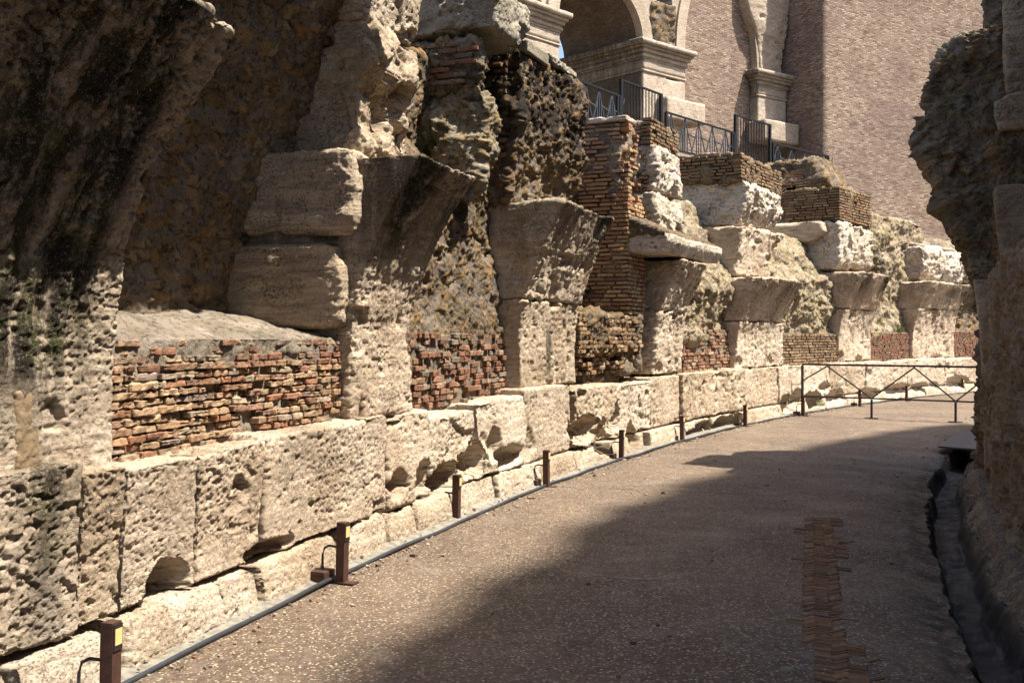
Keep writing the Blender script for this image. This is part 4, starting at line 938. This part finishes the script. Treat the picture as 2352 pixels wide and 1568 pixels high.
# unseen tall wall, added behind the right wall to shade the floor
tS = thing('shade_wall', 'tall unseen brick wall added behind the right wall to shade the floor', 'shade wall', SZ(3, 12), 24, 0)
ex, ey = 8.2+23*math.cos(math.radians(10)), 18.3-23*math.sin(math.radians(10))
sb_ = (TH0-math.atan2(ey-CY, ex-CX))*RR
solid('brickwork', -32., sb_, [(24.2, -.1), (24.0, 42.9)], 30, M['wallb'], tS, .8, lambda P, N, wc: (fbm(wc*.4, 3)*.2, {}), .3, ures=2.)
solid('upper_wall', sE, sR+2., [(4.95, 2.25), (4.85, 6.0)], 7.4, M['rub'], rw, .09, d_rub(.30, .06, 3, 200), .2, ures=.2)
# plate over the gutter
tp_ = thing('gutter_cover', 'dark grey plate bridging the gutter at the right edge', 'plate', SZ(15.2, 4), 4, .02)
ss = np.linspace(0, 1, 14)
p0 = np.array([6.16, 14.85]); p1 = np.array([7.35, 14.75])
V, Q = [], []
sa_ = SZ(14.9, 3.7)
for i in range(14):
    s_ = sa_+ss[i]*3.0
    for uu in (3.62, 4.40):
        off = .0 if uu < 4 else -.35*(1-ss[i])
        for zz in (.07, .045): V.append((s_+off, uu, zz))
for i in range(13):
    a_, b_ = 4*i, 4*i+4
    Q += [(a_, b_, b_+2, a_+2), (a_+1, a_+3, b_+3, b_+1), (a_, a_+1, b_+1, b_), (a_+2, b_+2, b_+3, a_+3)]
Q += [(0, 2, 3, 1), (52, 53, 55, 54)]
V = np.array(V); mesh('plate', W(V[:, 0], V[:, 1], V[:, 2]), Q, M['plate'], tp_, smooth=False)

# ==================================================================  BARRIER
tb_ = thing('barrier', 'low dark steel barrier of two rails with zigzag braces across the corridor', 'barrier', world=(6.1, 21.94, 0))
p0 = np.array([6.1, 21.94]); dr = np.array([.79, -.61]); dr /= np.linalg.norm(dr)
def tpx(px):
    q = (px-1176)/FOC; return (q*p0[1]-p0[0])/(dr[0]-q*dr[1])
def bp(t_, z): v = p0+dr*t_; return Vector((v[0], v[1], z))
t0, t1, t2, ta, tb2, tc = tpx(1843), tpx(2002), tpx(2195), tpx(1900), tpx(2100), tpx(2292)
t3 = t2+(t2-t1); t4_ = t3+.9; ZT, ZBt = 1.065, .40
bar('top_rail', bp(t0-.0, ZT), bp(t4_, ZT), .028, M['steel'], tb_)
bar('bottom_rail', bp(t0, ZBt), bp(t4_, ZBt), .022, M['steel'], tb_)
bar('post', bp(t0, 0), bp(t0, ZT-.02), .030, M['steel'], tb_)
for t_ in (t1, t2, t3):
    po = bar('post', bp(t_, 0), bp(t_, ZBt-.02), .026, M['steel'], tb_)
    v = bp(t_, .006); b_ = tube(([], []), [bp(t_-.13, .008), bp(t_+.13, .008)], .05, 4)
    VV = np.array(b_[0]); VV[:, 2] = .008+(VV[:, 2]-.008)*.15
    f_ = mesh('foot_plate', VV, b_[1], M['steel'], po, smooth=False)
for (x, y, zx, zy) in [(t0, ta, .72, ZT-.03), (t1, ta, ZBt, ZT-.03), (t1, tb2, ZBt, ZT-.03), (t2, tb2, ZBt, ZT-.03), (t2, tc, ZBt, ZT-.03), (t3, tc, ZBt, ZT-.03)]:
    bar('brace', bp(x, zx), bp(y, zy), .018, M['steel'], tb_)
for z_ in (1.0, .64):
    q_ = bp(t0, z_); r_ = q_+Vector((-.36, .12, 0))
    br = bar('wall_bracket', q_, r_, .012, M['steel'], tb_)
    bar('bracket_plate', r_, r_+Vector((-.03, .01, 0)), .06, M['steel'], br, 8)

# ==================================================================  PATH LAMPS
BP = [252, 785, 1048, 1255, 1427, 1567, 1712, 1845, 1975, 2082, 2211]
BY = [1600, 1338, 1193, 1118, 1056, 1013, 980, 954, 933, 921, 901]
def box(name, c, h, mat, parent, bev=.15, rotz=0.):
    A, Q = lattice(4, 4, 4); v = A*2-1; k = 1-bev
    hm = np.array(h); vm = v*hm; r = bev*hm.min(); q = np.clip(vm, -(hm-r), hm-r); d = vm-q
    dl = np.linalg.norm(d, axis=1, keepdims=True); vm = q+d*np.minimum(1, r/np.maximum(dl, 1e-9))
    ca, sa = math.cos(rotz), math.sin(rotz); R = np.array([[ca, -sa, 0], [sa, ca, 0], [0, 0, 1]])
    return mesh(name, vm@R.T+np.array(c), Q, mat, parent, smooth=False)
ORD = ['cut off by the bottom edge in front of the leftmost pier', 'second from the left, in front of the large plinth blocks', 'in front of the dark hollow under the plinth', 'left of the pier with the dark scar',
       'below the hollow ragged brick panel', 'in front of the pier with the cornice slab', 'in front of the pale blocks left of the barrier', 'standing at the end post of the barrier',
       'behind the first brace of the barrier', 'seen between the two middle barrier posts', 'farthest along the wall, beside the right end of the barrier']
lamp0 = None
def lamp_tree():
    t = thing('path_lamp', 'x', 'path lamp', world=(0, 0, 0), group='rusty path lamps along the foot of the left wall')
    box('post', (0, 0, .2), (.030, .034, .2), M['rust'], t, .08)
    hd = box('lamp_frame', (.0325, 0, .335), (.0035, .031, .056), M['black'], t, .1)
    box('lamp_window', (.0370, 0, .338), (.0015, .024, .034), M['lampglass'], hd, .1)
    box('base_plate', (.05, .0, .006), (.055, .045, .006), M['rust'], t, .1)
    jb = box('junction_box', (-.13, -.03, .048), (.058, .075, .034), M['rust'], t, .2)
    g_ = tube(([], []), [(-.13, -.03, .08), (-.13, -.03, .105)], .012, 8); mesh('cable_gland', g_[0], g_[1], M['black'], jb)
    pts = [(-.13, -.03, .10), (-.13, -.03, .18), (-.12, -.025, .225), (-.09, -.015, .24), (-.05, -.005, .235), (-.03, 0, .225)]
    g_ = tube(([], []), pts, .008, 6); mesh('lead_cable', g_[0], g_[1], M['black'], t)
    return t
def kids(o): return [c for c in bpy.data.objects if c.parent == o]
for i, (px_, py_) in enumerate(zip(BP, BY)):
    if i == 0: o = lamp0 = lamp_tree()
    else:
        o = lamp0.copy(); COL.objects.link(o)
        for c in kids(lamp0):
            d = c.copy(); COL.objects.link(d); d.parent = o
            for g_ in kids(c): h = g_.copy(); COL.objects.link(h); h.parent = d
    Z_ = EYE*FOC/(py_-HOR) if i else 4.44
    X_ = (px_-1176)/FOC*Z_
    s_ = (TH0-math.atan2(Z_-CY, X_-CX))*RR
    th = TH0-s_/RR
    o.location = (X_, Z_, 0.0); o.rotation_euler = (random.gauss(0, .012), random.gauss(0, .014), th+math.pi+random.gauss(0, .05))     # local +x = +u
    o['label'] = 'rusty path lamp ' + ORD[i]
# conduit
pts = []
for s_ in np.arange(SB0+5, 33, .12):
    q = np.array([[s_*.8, 1.3, 2.]]); pts.append(Wp(s_, -.035+.02*fbm(q, 2)[0], .024+.004*math.sin(s_*5)))
b_ = tube(([], []), pts, .0135, 8)
cb = mesh('cable', b_[0], b_[1], M['cable'], None); tag(cb, 'grey cable conduit lying along the foot of the plinth', 'cable')

# loose grit and stone chips: along the plinth foot, the gutter edge and scattered on the floor
def grit():
    n = 900; C, H = [], []
    for k in range(n):
        m_ = random.random(); s_ = random.uniform(.2, 22) if m_ < .8 else random.uniform(.2, 12)
        if m_ < .55: u_ = -.02+abs(random.gauss(0, .10))
        elif m_ < .7: u_ = 3.55-abs(random.gauss(0, .25))
        elif m_ < .8: u_ = random.uniform(-.16, -.05)
        else: u_ = random.uniform(.1, 3.4)
        r = random.uniform(.003, .009)*(1.8 if random.random() < .08 else 1)
        C.append((s_, u_, float(fz(np.array([s_]), np.array([u_]))[0])+r*.5+(.02 if u_ < -.04 else 0))); H.append((r*random.uniform(.8, 1.6), r*random.uniform(.8, 1.4), r*.7))
    o = build_bricks('grit', np.array(C), np.array(H), pick([((.42, .36, .27), 3), ((.28, .21, .14), 2), ((.30, .14, .08), 1), ((.10, .08, .06), 1)], n), M['brick'], None, (2, 2, 2), .002, .4)
    tag(o, 'loose stone chips and grit scattered along the floor edges', 'grit', kind='stuff')
grit()
# ==================================================================  WEEDS
def weed(label, s, u, z, n, h, spread):
    V, Q = [], []
    c = Wp(s, u, z)
    for k in range(n):
        a_ = random.uniform(0, 2*math.pi); l = h*random.uniform(.5, 1.1); tilt = random.uniform(.1, spread)
        d = Vector((math.cos(a_)*tilt, math.sin(a_)*tilt, 1)).normalized(); side = Vector((-math.sin(a_), math.cos(a_), 0))
        p = c+Vector((random.gauss(0, h*.25), random.gauss(0, h*.15), 0))
        for j in range(6):
            q = p+d*l*(j/6)+Vector((0, 0, -tilt*l*.3*(j/6)**2)); w_ = l*.16*(1-j/7)
            for sg in (-1, 1):
                e_ = q+side*sg*w_+d*w_*.6; b0 = len(V)
                V += [tuple(q), tuple(q+side*sg*w_*.5-d*w_*.15), tuple(e_), tuple(q+side*sg*w_*.4+d*w_*.5)]; Q.append((b0, b0+1, b0+2, b0+3))
    o = mesh('weed', np.array(V)-np.array(c), Q, M['leaf'], None, smooth=False); o.location = c
    tag(o, label, 'weed', 'green weeds growing in the wall', 'stuff')
weed('bright green fern like weed on top of the second neat brick panel', S(2062, -.45), -.42, 1.78, 40, .28, .9)
weed('dark green weed in the cavity under the plinth behind the barrier', S(1880, -.2), -.16, .10, 26, .22, 1.2)
